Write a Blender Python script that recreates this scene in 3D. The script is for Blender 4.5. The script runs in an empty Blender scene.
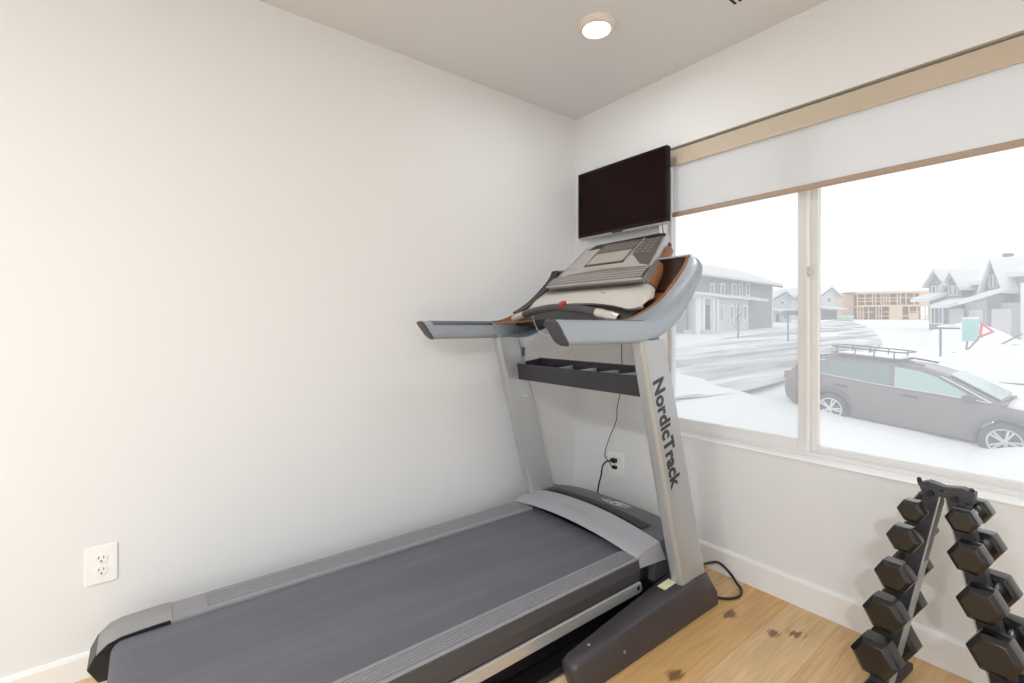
import bpy, bmesh, math, random
from mathutils import Vector, Matrix, noise
random.seed(7)
C = bpy.context.scene.collection
PI = math.pi
# ------------------------------------------------------------------ camera numbers
F, CX, Y0 = 471.0, 512.0, 324.5
TH = math.atan2(605.0, 471.0)
FW = (-math.sin(TH), math.cos(TH)); RT = (FW[1], -FW[0])
CAMX, CAMY, H = 2.0847, -2.1273, 1.157
CEIL = 2.438
def ray(px, py):
    t = (px-CX)/F
    return (FW[0]+t*RT[0], FW[1]+t*RT[1], (Y0-py)/F)
def at_depth(px, py, d):
    r = ray(px, py)
    return Vector((CAMX+d*r[0], CAMY+d*r[1], H+d*r[2]))
def ground_z(x, y):
    d = (x-CAMX)*FW[0]+(y-CAMY)*FW[1]
    dip = 0.40*min(1, max(0, (x+3.2)/4.4))*min(1, max(0, (17-d)/6))
    return -0.76+(d-9)*0.034-dip
def on_ground(px, py):
    lo, hi = 3.0, 160.0
    for _ in range(60):
        m = (lo+hi)/2; p = at_depth(px, py, m)
        if p.z > ground_z(p.x, p.y): lo = m
        else: hi = m
    return at_depth(px, py, lo)

# ------------------------------------------------------------------ materials
def lin(c):
    c /= 255.0
    return c/12.92 if c <= 0.04045 else ((c+0.055)/1.055)**2.4
def rgb(r, g, b): return (lin(r), lin(g), lin(b), 1)
MATS = {}
def mat(name, col, rough=0.5, metal=0.0, var=0.06, scale=30.0, bump=0.0, emit=None, spec=0.5, coat=0.0):
    if name in MATS: return MATS[name]
    m = bpy.data.materials.new(name); m.use_nodes = True
    nt = m.node_tree; b = nt.nodes['Principled BSDF']
    b.inputs['Roughness'].default_value = rough; b.inputs['Metallic'].default_value = metal
    b.inputs['Specular IOR Level'].default_value = spec
    if coat: b.inputs['Coat Weight'].default_value = coat
    tc = nt.nodes.new('ShaderNodeTexCoord')
    n = nt.nodes.new('ShaderNodeTexNoise'); n.inputs['Scale'].default_value = scale; n.inputs['Detail'].default_value = 4
    nt.links.new(tc.outputs['Object'], n.inputs['Vector'])
    mx = nt.nodes.new('ShaderNodeMix'); mx.data_type = 'RGBA'
    c = Vector(col[:3])
    mx.inputs['A'].default_value = (*(c*(1-var)), 1); mx.inputs['B'].default_value = (*[min(1, v) for v in c*(1+var)], 1)
    nt.links.new(n.outputs['Fac'], mx.inputs['Factor']); nt.links.new(mx.outputs['Result'], b.inputs['Base Color'])
    if bump:
        bp = nt.nodes.new('ShaderNodeBump'); bp.inputs['Strength'].default_value = bump; bp.inputs['Distance'].default_value = 0.002
        nt.links.new(n.outputs['Fac'], bp.inputs['Height']); nt.links.new(bp.outputs['Normal'], b.inputs['Normal'])
    if emit:
        b.inputs['Emission Color'].default_value = emit[0]; b.inputs['Emission Strength'].default_value = emit[1]
    MATS[name] = m
    return m
WALL = mat('wall_paint', rgb(229, 230, 231), 0.7, var=0.01, scale=120, bump=0.08)
CEILM = mat('ceiling_paint', rgb(222, 223, 225), 0.8, var=0.01, scale=90, bump=0.05)
TRIM = mat('white_trim', rgb(238, 238, 237), 0.4, var=0.01)
VINYL = mat('white_vinyl', rgb(226, 224, 222), 0.35, var=0.01)
PLATE = mat('outlet_plastic', rgb(244, 243, 241), 0.35, var=0.01)
DARKSLOT = mat('dark_slot', rgb(30, 28, 28), 0.6)
BLACKP = mat('black_plastic', rgb(34, 33, 36), 0.4, var=0.1)
BLACKS = mat('black_satin', rgb(22, 21, 23), 0.35)
CHAR = mat('charcoal_plastic', rgb(70, 69, 74), 0.42, var=0.06, scale=60)
FOOTM = mat('foot_plastic', rgb(62, 58, 62), 0.36, var=0.08, scale=40)
HOODM = mat('hood_plastic', rgb(84, 85, 91), 0.4, var=0.05, scale=80)
GREYP = mat('grey_plastic', rgb(150, 151, 154), 0.4, var=0.03)
SILVER = mat('silver_paint', rgb(178, 180, 183), 0.33, metal=0.35, var=0.03, scale=200)
SILVER2 = mat('silver_band', rgb(176, 176, 182), 0.36, metal=0.25, var=0.03, scale=150)
SHELL = mat('blue_grey_shell', rgb(160, 168, 178), 0.33, metal=0.2, var=0.03)
BRUSH = mat('brushed_steel', rgb(196, 194, 192), 0.35, metal=0.5, var=0.05, scale=100)
CHROME = mat('chrome', rgb(225, 226, 230), 0.14, metal=1.0, var=0.02)
RUBBER = mat('black_rubber', rgb(15, 14, 15), 0.3, coat=0.4, var=0.12, scale=60, bump=0.1)
PANEL = mat('console_grey', rgb(172, 166, 160), 0.38, var=0.02)
PANEL2 = mat('console_pale', rgb(204, 199, 191), 0.38, var=0.02)
PANELD = mat('console_keypad', rgb(92, 83, 80), 0.32, var=0.04)
COPPER = mat('copper_brown_plastic', rgb(140, 94, 58), 0.3, var=0.08, scale=20)
MAROON = mat('pocket_shade_maroon', rgb(48, 26, 24), 0.3, var=0.1)
SCREENM = mat('console_screen', rgb(168, 159, 150), 0.15, var=0.02)
SCREEND = mat('console_screen_dark', rgb(100, 90, 84), 0.15, var=0.02)
RED = mat('red_plastic', rgb(196, 48, 40), 0.4)
GRIPM = mat('grip_metal', rgb(214, 208, 202), 0.3, metal=0.4)
TVB = mat('tv_bezel', rgb(22, 14, 14), 0.3, spec=0.25)
TVS = mat('tv_screen', rgb(26, 9, 8), 0.22, var=0.02, spec=0.12)
STICK = mat('label_paper', rgb(226, 222, 186), 0.5, var=0.05, scale=200)
INK = mat('letter_foil', rgb(52, 52, 58), 0.35, metal=0.3)
LOGOW = mat('logo_white', rgb(214, 216, 220), 0.4)
BEIGE = mat('blind_beige', rgb(196, 182, 162), 0.6, var=0.03)
RAILB = mat('blind_rail', rgb(172, 150, 132), 0.5, var=0.03)

def floor_material():
    m = bpy.data.materials.new('oak_planks'); m.use_nodes = True
    nt = m.node_tree; N = nt.nodes; L = nt.links; b = N['Principled BSDF']
    geo = N.new('ShaderNodeNewGeometry'); sep = N.new('ShaderNodeSeparateXYZ'); L.new(geo.outputs['Position'], sep.inputs[0])
    def M(op, a, bb=None, c=None):
        n = N.new('ShaderNodeMath'); n.operation = op
        for i, v in enumerate((a, bb, c)):
            if v is None: continue
            if hasattr(v, 'type'): L.new(v, n.inputs[i])
            else: n.inputs[i].default_value = v
        return n.outputs[0]
    P = 0.182
    u = M('DIVIDE', M('SUBTRACT', sep.outputs[0], 1.248-P), P)
    per = M('FLOOR', u); fr = M('SUBTRACT', u, per)
    second = M('GREATER_THAN', fr, 2.0)
    pid = M('ADD', M('MULTIPLY', per, 2), M('ADD', second, 11))
    w1 = N.new('ShaderNodeTexWhiteNoise'); w1.noise_dimensions = '1D'; L.new(pid, w1.inputs['W'])
    v = M('ADD', M('DIVIDE', sep.outputs[1], 1.5), M('MULTIPLY', w1.outputs['Value'], 5))
    row = M('FLOOR', v); fv = M('SUBTRACT', v, row)
    w2 = N.new('ShaderNodeTexWhiteNoise'); w2.noise_dimensions = '2D'
    cmb = N.new('ShaderNodeCombineXYZ'); L.new(pid, cmb.inputs[0]); L.new(row, cmb.inputs[1]); L.new(cmb.outputs[0], w2.inputs['Vector'])
    ramp = N.new('ShaderNodeValToRGB'); e = ramp.color_ramp.elements
    e[0].color = rgb(222, 192, 148); e[1].color = rgb(238, 214, 178)
    x = e.new(0.25); x.color = rgb(212, 168, 110); x = e.new(0.6); x.color = rgb(230, 204, 162)
    L.new(w2.outputs['Value'], ramp.inputs[0])
    # grain
    mp = N.new('ShaderNodeMapping'); mp.inputs['Scale'].default_value = (26, 1.6, 1); L.new(geo.outputs['Position'], mp.inputs['Vector'])
    off = N.new('ShaderNodeVectorMath'); off.operation = 'ADD'; L.new(mp.outputs[0], off.inputs[0])
    cm2 = N.new('ShaderNodeCombineXYZ'); L.new(M('MULTIPLY', w2.outputs['Value'], 40), cm2.inputs[1]); L.new(cm2.outputs[0], off.inputs[1])
    g = N.new('ShaderNodeTexNoise'); g.inputs['Scale'].default_value = 2.2; g.inputs['Detail'].default_value = 8; g.inputs['Distortion'].default_value = 0.8
    L.new(off.outputs[0], g.inputs['Vector'])
    gr = N.new('ShaderNodeValToRGB'); gr.color_ramp.elements[0].position = 0.3; gr.color_ramp.elements[1].position = 0.7
    gr.color_ramp.elements[0].color = (0.72, 0.66, 0.58, 1); gr.color_ramp.elements[1].color = (1.06, 1.04, 1.0, 1)
    L.new(g.outputs['Fac'], gr.inputs[0])
    mul = N.new('ShaderNodeMix'); mul.data_type = 'RGBA'; mul.blend_type = 'MULTIPLY'; mul.inputs['Factor'].default_value = 0.75
    L.new(ramp.outputs[0], mul.inputs['A']); L.new(gr.outputs[0], mul.inputs['B'])
    # knots: the boards' own dark knots, at fixed spots, plus scattered small ones
    kd = None
    for (kx, ky, kr) in ((1.14, -0.285, 0.045), (1.29, -0.27, 0.032), (1.345, -0.21, 0.034), (1.70, -0.22, 0.04), (1.56, -0.12, 0.03), (1.19, -0.75, 0.04)):
        dx = M('MULTIPLY', M('SUBTRACT', sep.outputs[0], kx), 1.7); dy = M('SUBTRACT', sep.outputs[1], ky)
        nn = M('MULTIPLY', M('SUBTRACT', g.outputs['Fac'], 0.5), 0.13)
        d = M('ADD', M('SQRT', M('ADD', M('MULTIPLY', dx, dx), M('MULTIPLY', dy, dy))), nn)
        s = M('MAXIMUM', M('SUBTRACT', 1, M('DIVIDE', d, kr)), 0)
        kd = s if kd is None else M('MAXIMUM', kd, s)
    km = N.new('ShaderNodeMix'); km.data_type = 'RGBA'; km.inputs['B'].default_value = rgb(92, 60, 30)
    L.new(M('MINIMUM', M('MULTIPLY', kd, 1.9), 0.80), km.inputs['Factor']); L.new(mul.outputs['Result'], km.inputs['A'])
    # seams
    s1 = M('LESS_THAN', fr, 0.009); s2 = M('LESS_THAN', M('ABSOLUTE', M('SUBTRACT', fr, 5.0)), 0.0045); s3 = M('LESS_THAN', fv, 0.0018)
    seam = M('MULTIPLY', M('MAXIMUM', M('MAXIMUM', s1, s2), s3), 0.6)
    sm = N.new('ShaderNodeMix'); sm.data_type = 'RGBA'; sm.inputs['B'].default_value = rgb(120, 82, 46)
    L.new(seam, sm.inputs['Factor']); L.new(km.outputs['Result'], sm.inputs['A']); L.new(sm.outputs['Result'], b.inputs['Base Color'])
    b.inputs['Roughness'].default_value = 0.42
    bp = N.new('ShaderNodeBump'); bp.inputs['Strength'].default_value = 0.15; bp.inputs['Distance'].default_value = 0.002
    L.new(g.outputs['Fac'], bp.inputs['Height']); L.new(bp.outputs[0], b.inputs['Normal'])
    return m

def belt_material():
    m = mat('running_belt', rgb(98, 99, 107), 0.62, var=0.1, scale=6)
    nt = m.node_tree; N = nt.nodes; L = nt.links; b = N['Principled BSDF']
    tc = N.new('ShaderNodeTexCoord'); w = N.new('ShaderNodeTexNoise'); w.inputs['Scale'].default_value = 420
    L.new(tc.outputs['Object'], w.inputs['Vector'])
    bp = N.new('ShaderNodeBump'); bp.inputs['Strength'].default_value = 0.25; bp.inputs['Distance'].default_value = 0.001
    L.new(w.outputs['Fac'], bp.inputs['Height']); L.new(bp.outputs[0], b.inputs['Normal'])
    # scuffed wear streaks running along the belt
    mp = N.new('ShaderNodeMapping'); mp.inputs['Scale'].default_value = (9, 0.8, 1); L.new(tc.outputs['Object'], mp.inputs[0])
    n2 = N.new('ShaderNodeTexNoise'); n2.inputs['Scale'].default_value = 2.0; n2.inputs['Detail'].default_value = 6; L.new(mp.outputs[0], n2.inputs['Vector'])
    old = b.inputs['Base Color'].links[0].from_socket
    mx = N.new('ShaderNodeMix'); mx.data_type = 'RGBA'; mx.inputs['B'].default_value = rgb(124, 124, 130)
    rp = N.new('ShaderNodeMapRange'); rp.inputs['From Min'].default_value = 0.45; rp.inputs['From Max'].default_value = 0.75; rp.inputs['To Max'].default_value = 0.3
    L.new(n2.outputs['Fac'], rp.inputs[0]); L.new(rp.outputs[0], mx.inputs['Factor']); L.new(old, mx.inputs['A']); L.new(mx.outputs['Result'], b.inputs['Base Color'])
    return m
BELT = belt_material()

def fabric_material():
    m = bpy.data.materials.new('shade_fabric'); m.use_nodes = True
    nt = m.node_tree; N = nt.nodes; L = nt.links
    out = N['Material Output']; N.remove(N['Principled BSDF'])
    d = N.new('ShaderNodeBsdfDiffuse'); d.inputs['Color'].default_value = rgb(236, 235, 234)
    t = N.new('ShaderNodeBsdfTranslucent'); t.inputs['Color'].default_value = rgb(240, 240, 241)
    tc = N.new('ShaderNodeTexCoord'); w = N.new('ShaderNodeTexWave'); w.inputs['Scale'].default_value = 180; w.bands_direction = 'Z'
    L.new(tc.outputs['Object'], w.inputs['Vector'])
    bp = N.new('ShaderNodeBump'); bp.inputs['Strength'].default_value = 0.1; bp.inputs['Distance'].default_value = 0.001
    L.new(w.outputs['Fac'], bp.inputs['Height']); L.new(bp.outputs[0], d.inputs['Normal'])
    mx = N.new('ShaderNodeMixShader'); mx.inputs[0].default_value = 0.62
    L.new(d.outputs[0], mx.inputs[1]); L.new(t.outputs[0], mx.inputs[2]); L.new(mx.outputs[0], out.inputs[0])
    return m
FABRIC = fabric_material()

def glass_material(name, veil, tint):
    """Thin window pane: clear, faintly reflective, with a translucent veil that paints haze over the view."""
    m = bpy.data.materials.new(name); m.use_nodes = True
    nt = m.node_tree; N = nt.nodes; L = nt.links
    out = N['Material Output']; N.remove(N['Principled BSDF'])
    tr = N.new('ShaderNodeBsdfTransparent'); tr.inputs['Color'].default_value = tint
    tl = N.new('ShaderNodeBsdfTranslucent'); tl.inputs['Color'].default_value = (0.96, 0.97, 0.98, 1)
    gl = N.new('ShaderNodeBsdfGlossy'); gl.inputs['Roughness'].default_value = 0.02
    tc = N.new('ShaderNodeTexCoord'); ns = N.new('ShaderNodeTexNoise'); ns.inputs['Scale'].default_value = 3.0
    L.new(tc.outputs['Object'], ns.inputs['Vector'])
    mr = N.new('ShaderNodeMapRange'); mr.inputs['To Min'].default_value = veil*0.9; mr.inputs['To Max'].default_value = veil*1.1
    L.new(ns.outputs['Fac'], mr.inputs[0])
    m1 = N.new('ShaderNodeMixShader'); L.new(mr.outputs[0], m1.inputs[0]); L.new(tr.outputs[0], m1.inputs[1]); L.new(tl.outputs[0], m1.inputs[2])
    fr = N.new('ShaderNodeFresnel'); fr.inputs['IOR'].default_value = 1.3
    sc = N.new('ShaderNodeMath'); sc.operation = 'MULTIPLY'; sc.inputs[1].default_value = 0.12; L.new(fr.outputs[0], sc.inputs[0])
    m2 = N.new('ShaderNodeMixShader'); L.new(sc.outputs[0], m2.inputs[0]); L.new(m1.outputs[0], m2.inputs[1]); L.new(gl.outputs[0], m2.inputs[2])
    L.new(m2.outputs[0], out.inputs[0])
    return m
GLASS = glass_material('haze_veil_glass', 0.17, (0.97, 0.98, 0.98, 1))
GLASS_L = glass_material('haze_veil_glass_grey', 0.19, (0.90, 0.91, 0.91, 1))  # left pane tinted slightly greyer

def snow_material(name, dirty=False):
    m = mat(name, (0.78, 0.785, 0.80, 1), 0.75, var=0.03, scale=0.6, spec=0.2)
    nt = m.node_tree; N = nt.nodes; L = nt.links; b = N['Principled BSDF']
    geo = N.new('ShaderNodeNewGeometry'); n = N.new('ShaderNodeTexNoise'); n.inputs['Scale'].default_value = 1.2; n.inputs['Detail'].default_value = 8
    L.new(geo.outputs['Position'], n.inputs['Vector'])
    bp = N.new('ShaderNodeBump'); bp.inputs['Strength'].default_value = 0.5; bp.inputs['Distance'].default_value = 0.15
    L.new(n.outputs['Fac'], bp.inputs['Height']); L.new(bp.outputs[0], b.inputs['Normal'])
    if dirty:
        mp = N.new('ShaderNodeMapping'); mp.inputs['Rotation'].default_value = (0, 0, 0.55); mp.inputs['Scale'].default_value = (0.55, 0.07, 1)
        L.new(geo.outputs['Position'], mp.inputs[0])
        k = N.new('ShaderNodeTexNoise'); k.inputs['Scale'].default_value = 1.3; k.inputs['Detail'].default_value = 7; k.inputs['Distortion'].default_value = 0.6
        L.new(mp.outputs[0], k.inputs['Vector'])
        r = N.new('ShaderNodeValToRGB'); r.color_ramp.elements[0].position = 0.38; r.color_ramp.elements[1].position = 0.62
        r.color_ramp.elements[0].color = rgb(146, 145, 147); r.color_ramp.elements[1].color = (0.76, 0.765, 0.78, 1)
        L.new(k.outputs['Fac'], r.inputs[0]); L.new(r.outputs[0], b.inputs['Base Color'])
    return m
SNOW = snow_material('fresh_snow'); SLUSH = snow_material('slushy_snow', True)

# ------------------------------------------------------------------ mesh helpers
def bm_new(): return bmesh.new()
def add_box(bm, x0, x1, y0, y1, z0, z1, M=None):
    vs = [bm.verts.new(Vector(p)) for p in ((x0,y0,z0),(x1,y0,z0),(x1,y1,z0),(x0,y1,z0),(x0,y0,z1),(x1,y0,z1),(x1,y1,z1),(x0,y1,z1))]
    for f in ((0,3,2,1),(4,5,6,7),(0,1,5,4),(1,2,6,5),(2,3,7,6),(3,0,4,7)): bm.faces.new([vs[i] for i in f])
    if M:
        for v in vs: v.co = M @ v.co
    return vs
def add_prism(bm, pts, a0, a1, axis='x'):
    """pts: 2-D outline; axis x -> (y,z), y -> (x,z), z -> (x,y)"""
    def P(p, a):
        return Vector((a, p[0], p[1])) if axis == 'x' else Vector((p[0], a, p[1])) if axis == 'y' else Vector((p[0], p[1], a))
    A = [bm.verts.new(P(p, a0)) for p in pts]; B = [bm.verts.new(P(p, a1)) for p in pts]
    n = len(pts)
    bm.faces.new(A); bm.faces.new(B[::-1])
    for i in range(n): bm.faces.new((A[i], B[i], B[(i+1) % n], A[(i+1) % n]))
    return A+B
def add_strip(bm, rows, close=False):
    """rows: list of equally long point rows -> quad grid"""
    V = [[bm.verts.new(Vector(p)) for p in r] for r in rows]
    for i in range(len(V)-1):
        n = len(V[i])
        for j in range(n if close else n-1):
            bm.faces.new((V[i][j], V[i][(j+1) % n], V[i+1][(j+1) % n], V[i+1][j]))
    return V
def add_tube(bm, path, r, seg=10, caps=True, flat=1.0):
    P = [Vector(p) for p in path]; n = len(P)
    rs = r if isinstance(r, (list, tuple)) else [r]*n
    rows = []; prev = None
    for i, p in enumerate(P):
        t = (P[min(i+1, n-1)]-P[max(i-1, 0)]).normalized()
        if prev is None:
            a = Vector((0, 0, 1)) if abs(t.z) < 0.9 else Vector((1, 0, 0))
            u = t.cross(a).normalized()
        else:
            u = (prev-t*prev.dot(t)).normalized()
        prev = u; w = t.cross(u)
        rows.append([p+(u*math.cos(2*PI*k/seg)+w*math.sin(2*PI*k/seg)*flat)*rs[i] for k in range(seg)])
    V = add_strip(bm, rows, True)
    if caps:
        bm.faces.new(V[0][::-1]); bm.faces.new(V[-1])
def add_lathe(bm, prof, seg=24, M=None, caps=True):
    """prof: (r, z) from bottom to top, about z"""
    rows = [[Vector((r*math.cos(2*PI*k/seg), r*math.sin(2*PI*k/seg), z)) for k in range(seg)] for r, z in prof]
    if M: rows = [[M @ p for p in r] for r in rows]
    V = add_strip(bm, rows, True)
    if caps and prof[0][0] > 1e-6: bm.faces.new(V[0][::-1])
    if caps and prof[-1][0] > 1e-6: bm.faces.new(V[-1])
def smooth_path(pts, n=6):
    out = []
    P = [Vector(p) for p in pts]
    for i in range(len(P)-1):
        p0, p1, p2, p3 = P[max(i-1, 0)], P[i], P[i+1], P[min(i+2, len(P)-1)]
        for k in range(n):
            t = k/n
            out.append(0.5*((2*p1)+(p2-p0)*t+(2*p0-5*p1+4*p2-p3)*t*t+(3*p1-p0-3*p2+p3)*t**3))
    out.append(P[-1])
    return out
def obj(name, bm, m, parent=None, bevel=0.0, seg=2, smooth=35, world=True):
    """bm in world coordinates when world is set; in the parent's own frame otherwise"""
    bmesh.ops.remove_doubles(bm, verts=bm.verts, dist=1e-6)
    bmesh.ops.recalc_face_normals(bm, faces=bm.faces)
    me = bpy.data.meshes.new(name); bm.to_mesh(me); bm.free()
    o = bpy.data.objects.new(name, me); C.objects.link(o)
    me.materials.append(m)
    if smooth:
        me.polygons.foreach_set('use_smooth', [True]*len(me.polygons)); me.set_sharp_from_angle(angle=math.radians(smooth))
    if bevel:
        md = o.modifiers.new('bevel', 'BEVEL'); md.width = bevel; md.segments = seg; md.limit_method = 'ANGLE'; md.angle_limit = math.radians(40)
        md.harden_normals = True
    if parent:
        o.parent = parent
        if world:
            off = Vector(); p = parent
            while p: off += p.location; p = p.parent
            me.transform(Matrix.Translation(-off))
    return o
def thing(name, label, cat, loc=(0, 0, 0), rotz=0, group=None):
    o = bpy.data.objects.new(name, None); C.objects.link(o); o.empty_display_size = 0.1
    o.location = loc; o.rotation_euler = (0, 0, rotz); o['label'] = label; o['category'] = cat
    if group: o['group'] = group
    return o
def tag(o, label, cat, group=None):
    o['label'] = label; o['category'] = cat
    if group: o['group'] = group
    return o
def struct(name, bm, m, parent=None, **k):
    o = obj(name, bm, m, parent, **k)
    if parent is None: o['kind'] = 'structure'
    return o
def origin_to(o, loc):
    """give a single-mesh thing an origin at its base"""
    o.data.transform(Matrix.Translation(-Vector(loc))); o.location = loc
def plabel(o, s): o['label'] = s; return o

# ================================================================== THE ROOM
RX, RY = 3.9, -4.3
b = bm_new(); add_box(b, -0.15, RX+0.15, RY-0.15, 0.15, -0.12, 0.0)
struct('floor', b, floor_material(), smooth=0)
b = bm_new(); add_box(b, -0.15, RX+0.15, RY-0.15, 0.15, CEIL, CEIL+0.12)
struct('ceiling', b, CEILM, smooth=0)
b = bm_new(); add_box(b, -0.15, 0, RY, 0.15, 0, CEIL)
struct('wall_left', b, WALL, smooth=0)
WX0, WX1, WZ0, WZ1 = 0.610, 2.62, 0.598, 2.062
b = bm_new()
add_box(b, 0, WX0, 0, 0.15, 0, CEIL); add_box(b, WX1, RX, 0, 0.15, 0, CEIL)
add_box(b, WX0, WX1, 0, 0.15, 0, WZ0); add_box(b, WX0, WX1, 0, 0.15, WZ1, CEIL)
struct('wall_back', b, WALL, smooth=0)
b = bm_new(); add_box(b, RX, RX+0.15, RY, 0.15, 0, CEIL)
struct('wall_right', b, WALL, smooth=0)
b = bm_new()   # behind the camera: wall with a wide unseen opening added to let daylight in
add_box(b, -0.15, 0.5, RY-0.15, RY, 0, CEIL); add_box(b, 3.4, RX+0.15, RY-0.15, RY, 0, CEIL); add_box(b, 0.5, 3.4, RY-0.15, RY, 2.2, CEIL)
struct('wall_front', b, WALL, smooth=0)
def baseboard(name, x0, x1, y0, y1, h, ax):
    b = bm_new()
    t = 0.014
    pts = [(0, 0), (t, 0), (t, h-0.012), (t-0.004, h-0.003), (0, h)]
    if ax == 'x': add_prism(b, [(-p[0], p[1]) for p in pts], x0, x1, 'x')
    else: add_prism(b, pts, y0, y1, 'y')
    return struct(name, b, TRIM, smooth=0)
baseboard('baseboard_back', 0, RX, 0, 0, 0.113, 'x')
baseboard('baseboard_left', 0, 0, RY, -0.014, 0.082, 'y')

# ------------------------------------------------------------------ window
FY0, FY1 = 0.078, 0.135
win = bpy.data.objects.new('window_1', None); C.objects.link(win); win.location = ((WX0+WX1)/2, FY0, WZ0); win['kind'] = 'structure'
def frame_bm(x0, x1, z0, z1, w, y0, y1, wb=None, wt=None, wl=None, wr=None):
    b = bm_new(); wb = wb or w; wt = wt or w; wl = wl or w; wr = wr or w
    add_box(b, x0, x0+wl, y0, y1, z0, z1); add_box(b, x1-wr, x1, y0, y1, z0, z1)
    add_box(b, x0+wl, x1-wr, y0, y1, z0, z0+wb); add_box(b, x0+wl, x1-wr, y0, y1, z1-wt, z1)
    return b
ZB = 0.603
obj('outer_frame', frame_bm(WX0, WX1, ZB, WZ1, 0.016, FY0, FY1, wl=0.006), VINYL, win, bevel=0.002)
obj('sash', frame_bm(WX0+0.004, 1.287, ZB+0.012, WZ1-0.012, 0.044, FY0+0.004, FY0+0.03, wb=0.05, wl=0.014), VINYL, win, bevel=0.003)
obj('sash', frame_bm(1.283, WX1-0.012, ZB+0.006, WZ1-0.012, 0.036, FY0+0.03, FY0+0.054, wb=0.036, wl=0.028), VINYL, win, bevel=0.003)
b = bm_new(); add_box(b, 1.2785, 1.2875, FY0-0.004, FY0+0.004, ZB+0.02, WZ1-0.02)
plabel(obj('meeting_strip', b, TRIM, win, bevel=0.001), 'bright white strip on the meeting rail')
b = bm_new(); add_box(b, 1.284, 1.296, FY0-0.012, FY0, 1.36, 1.40)
add_box(b, 1.287, 1.293, FY0-0.02, FY0-0.012, 1.365, 1.385)
obj('latch', b, BRUSH, win, bevel=0.002)
b = bm_new(); add_box(b, WX0+0.016, 1.25, FY0+0.016, FY0+0.018, ZB+0.055, WZ1-0.05); obj('pane', b, GLASS_L, win, smooth=0)
b = bm_new(); add_box(b, 1.308, WX1-0.046, FY0+0.042, FY0+0.044, ZB+0.04, WZ1-0.046); obj('pane', b, GLASS, win, smooth=0)
b = bm_new(); add_prism(b, [(-0.006, 0.5975), (-0.006, 0.601), (0.0, 0.6045), (FY0+0.01, 0.6045), (FY0+0.01, 0.598), (0, 0.598), (0, 0.5955)], WX0+0.001, WX1-0.001, 'x')
struct('trim_1', b, TRIM, smooth=0)

# ------------------------------------------------------------------ roller blind
rb = thing('roller_blind', 'white roller blind with beige fascia half lowered over the window', 'blind', ((WX0+WX1)/2, 0.03, WZ1))
BX0, BX1 = 0.666, WX1-0.006
b = bm_new(); add_prism(b, [(0.004, 1.966), (0.004, 2.046), (0.012, 2.052), (0.07, 2.052), (0.07, 2.046), (0.012, 2.044), (0.012, 1.966)], BX0, BX1, 'x')
obj('fascia', b, BEIGE, rb, bevel=0.002)
b = bm_new(); add_tube(b, [(BX0+0.01, 0.045, 2.005), (BX1-0.01, 0.045, 2.005)], 0.026, 16); obj('roller_tube', b, FABRIC, rb)
b = bm_new(); add_box(b, BX0+0.012, BX1-0.012, 0.0195, 0.0203, 1.73, 2.005); obj('fabric', b, FABRIC, rb, smooth=0)
b = bm_new(); add_box(b, BX0+0.010, BX1-0.010, 0.013, 0.026, 1.709, 1.733); plabel(obj('bottom_rail', b, RAILB, rb, bevel=0.003), 'tan bottom rail')

# ------------------------------------------------------------------ ceiling light and vent
GLOW = mat('lamp_glow', (1, 1, 1, 1), 0.5, emit=((1, 0.95, 0.88, 1), 12.0))
lx, ly = 0.720, -0.607
cl = thing('ceiling_light', 'round white disc light glowing on the ceiling', 'ceiling light', (lx, ly, CEIL))
b = bm_new(); T = Matrix.Translation((lx, ly, CEIL))
add_lathe(b, [(0.056, -0.022), (0.060, -0.026), (0.070, -0.024), (0.079, -0.012), (0.081, 0.0)], 40, T); obj('trim_ring', b, mat('lamp_trim', rgb(226, 218, 208), 0.45, var=0.01), cl)
b = bm_new(); add_lathe(b, [(0.0, -0.030), (0.03, -0.0285), (0.057, -0.023)], 40, T); obj('diffuser', b, GLOW, cl)
vx, vy = 1.192, -0.322
cv = thing('ceiling_vent', 'small white slotted ceiling vent at the top edge of the photo', 'vent', (vx, vy, CEIL))
b = bm_new(); add_box(b, vx-0.06, vx+0.14, vy-0.12, vy+0.065, CEIL-0.004, CEIL-0.0005)
obj('vent_frame', b, mat('vent_paint', rgb(224, 222, 220), 0.5, var=0.01), cv, bevel=0.001)
b = bm_new()
for k in range(9): add_box(b, vx-0.045+k*0.021, vx-0.035+k*0.021, vy-0.105, vy+0.05, CEIL-0.0055, CEIL-0.003)
plabel(obj('vent_slots', b, DARKSLOT, cv, smooth=0), 'dark slots')

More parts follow.
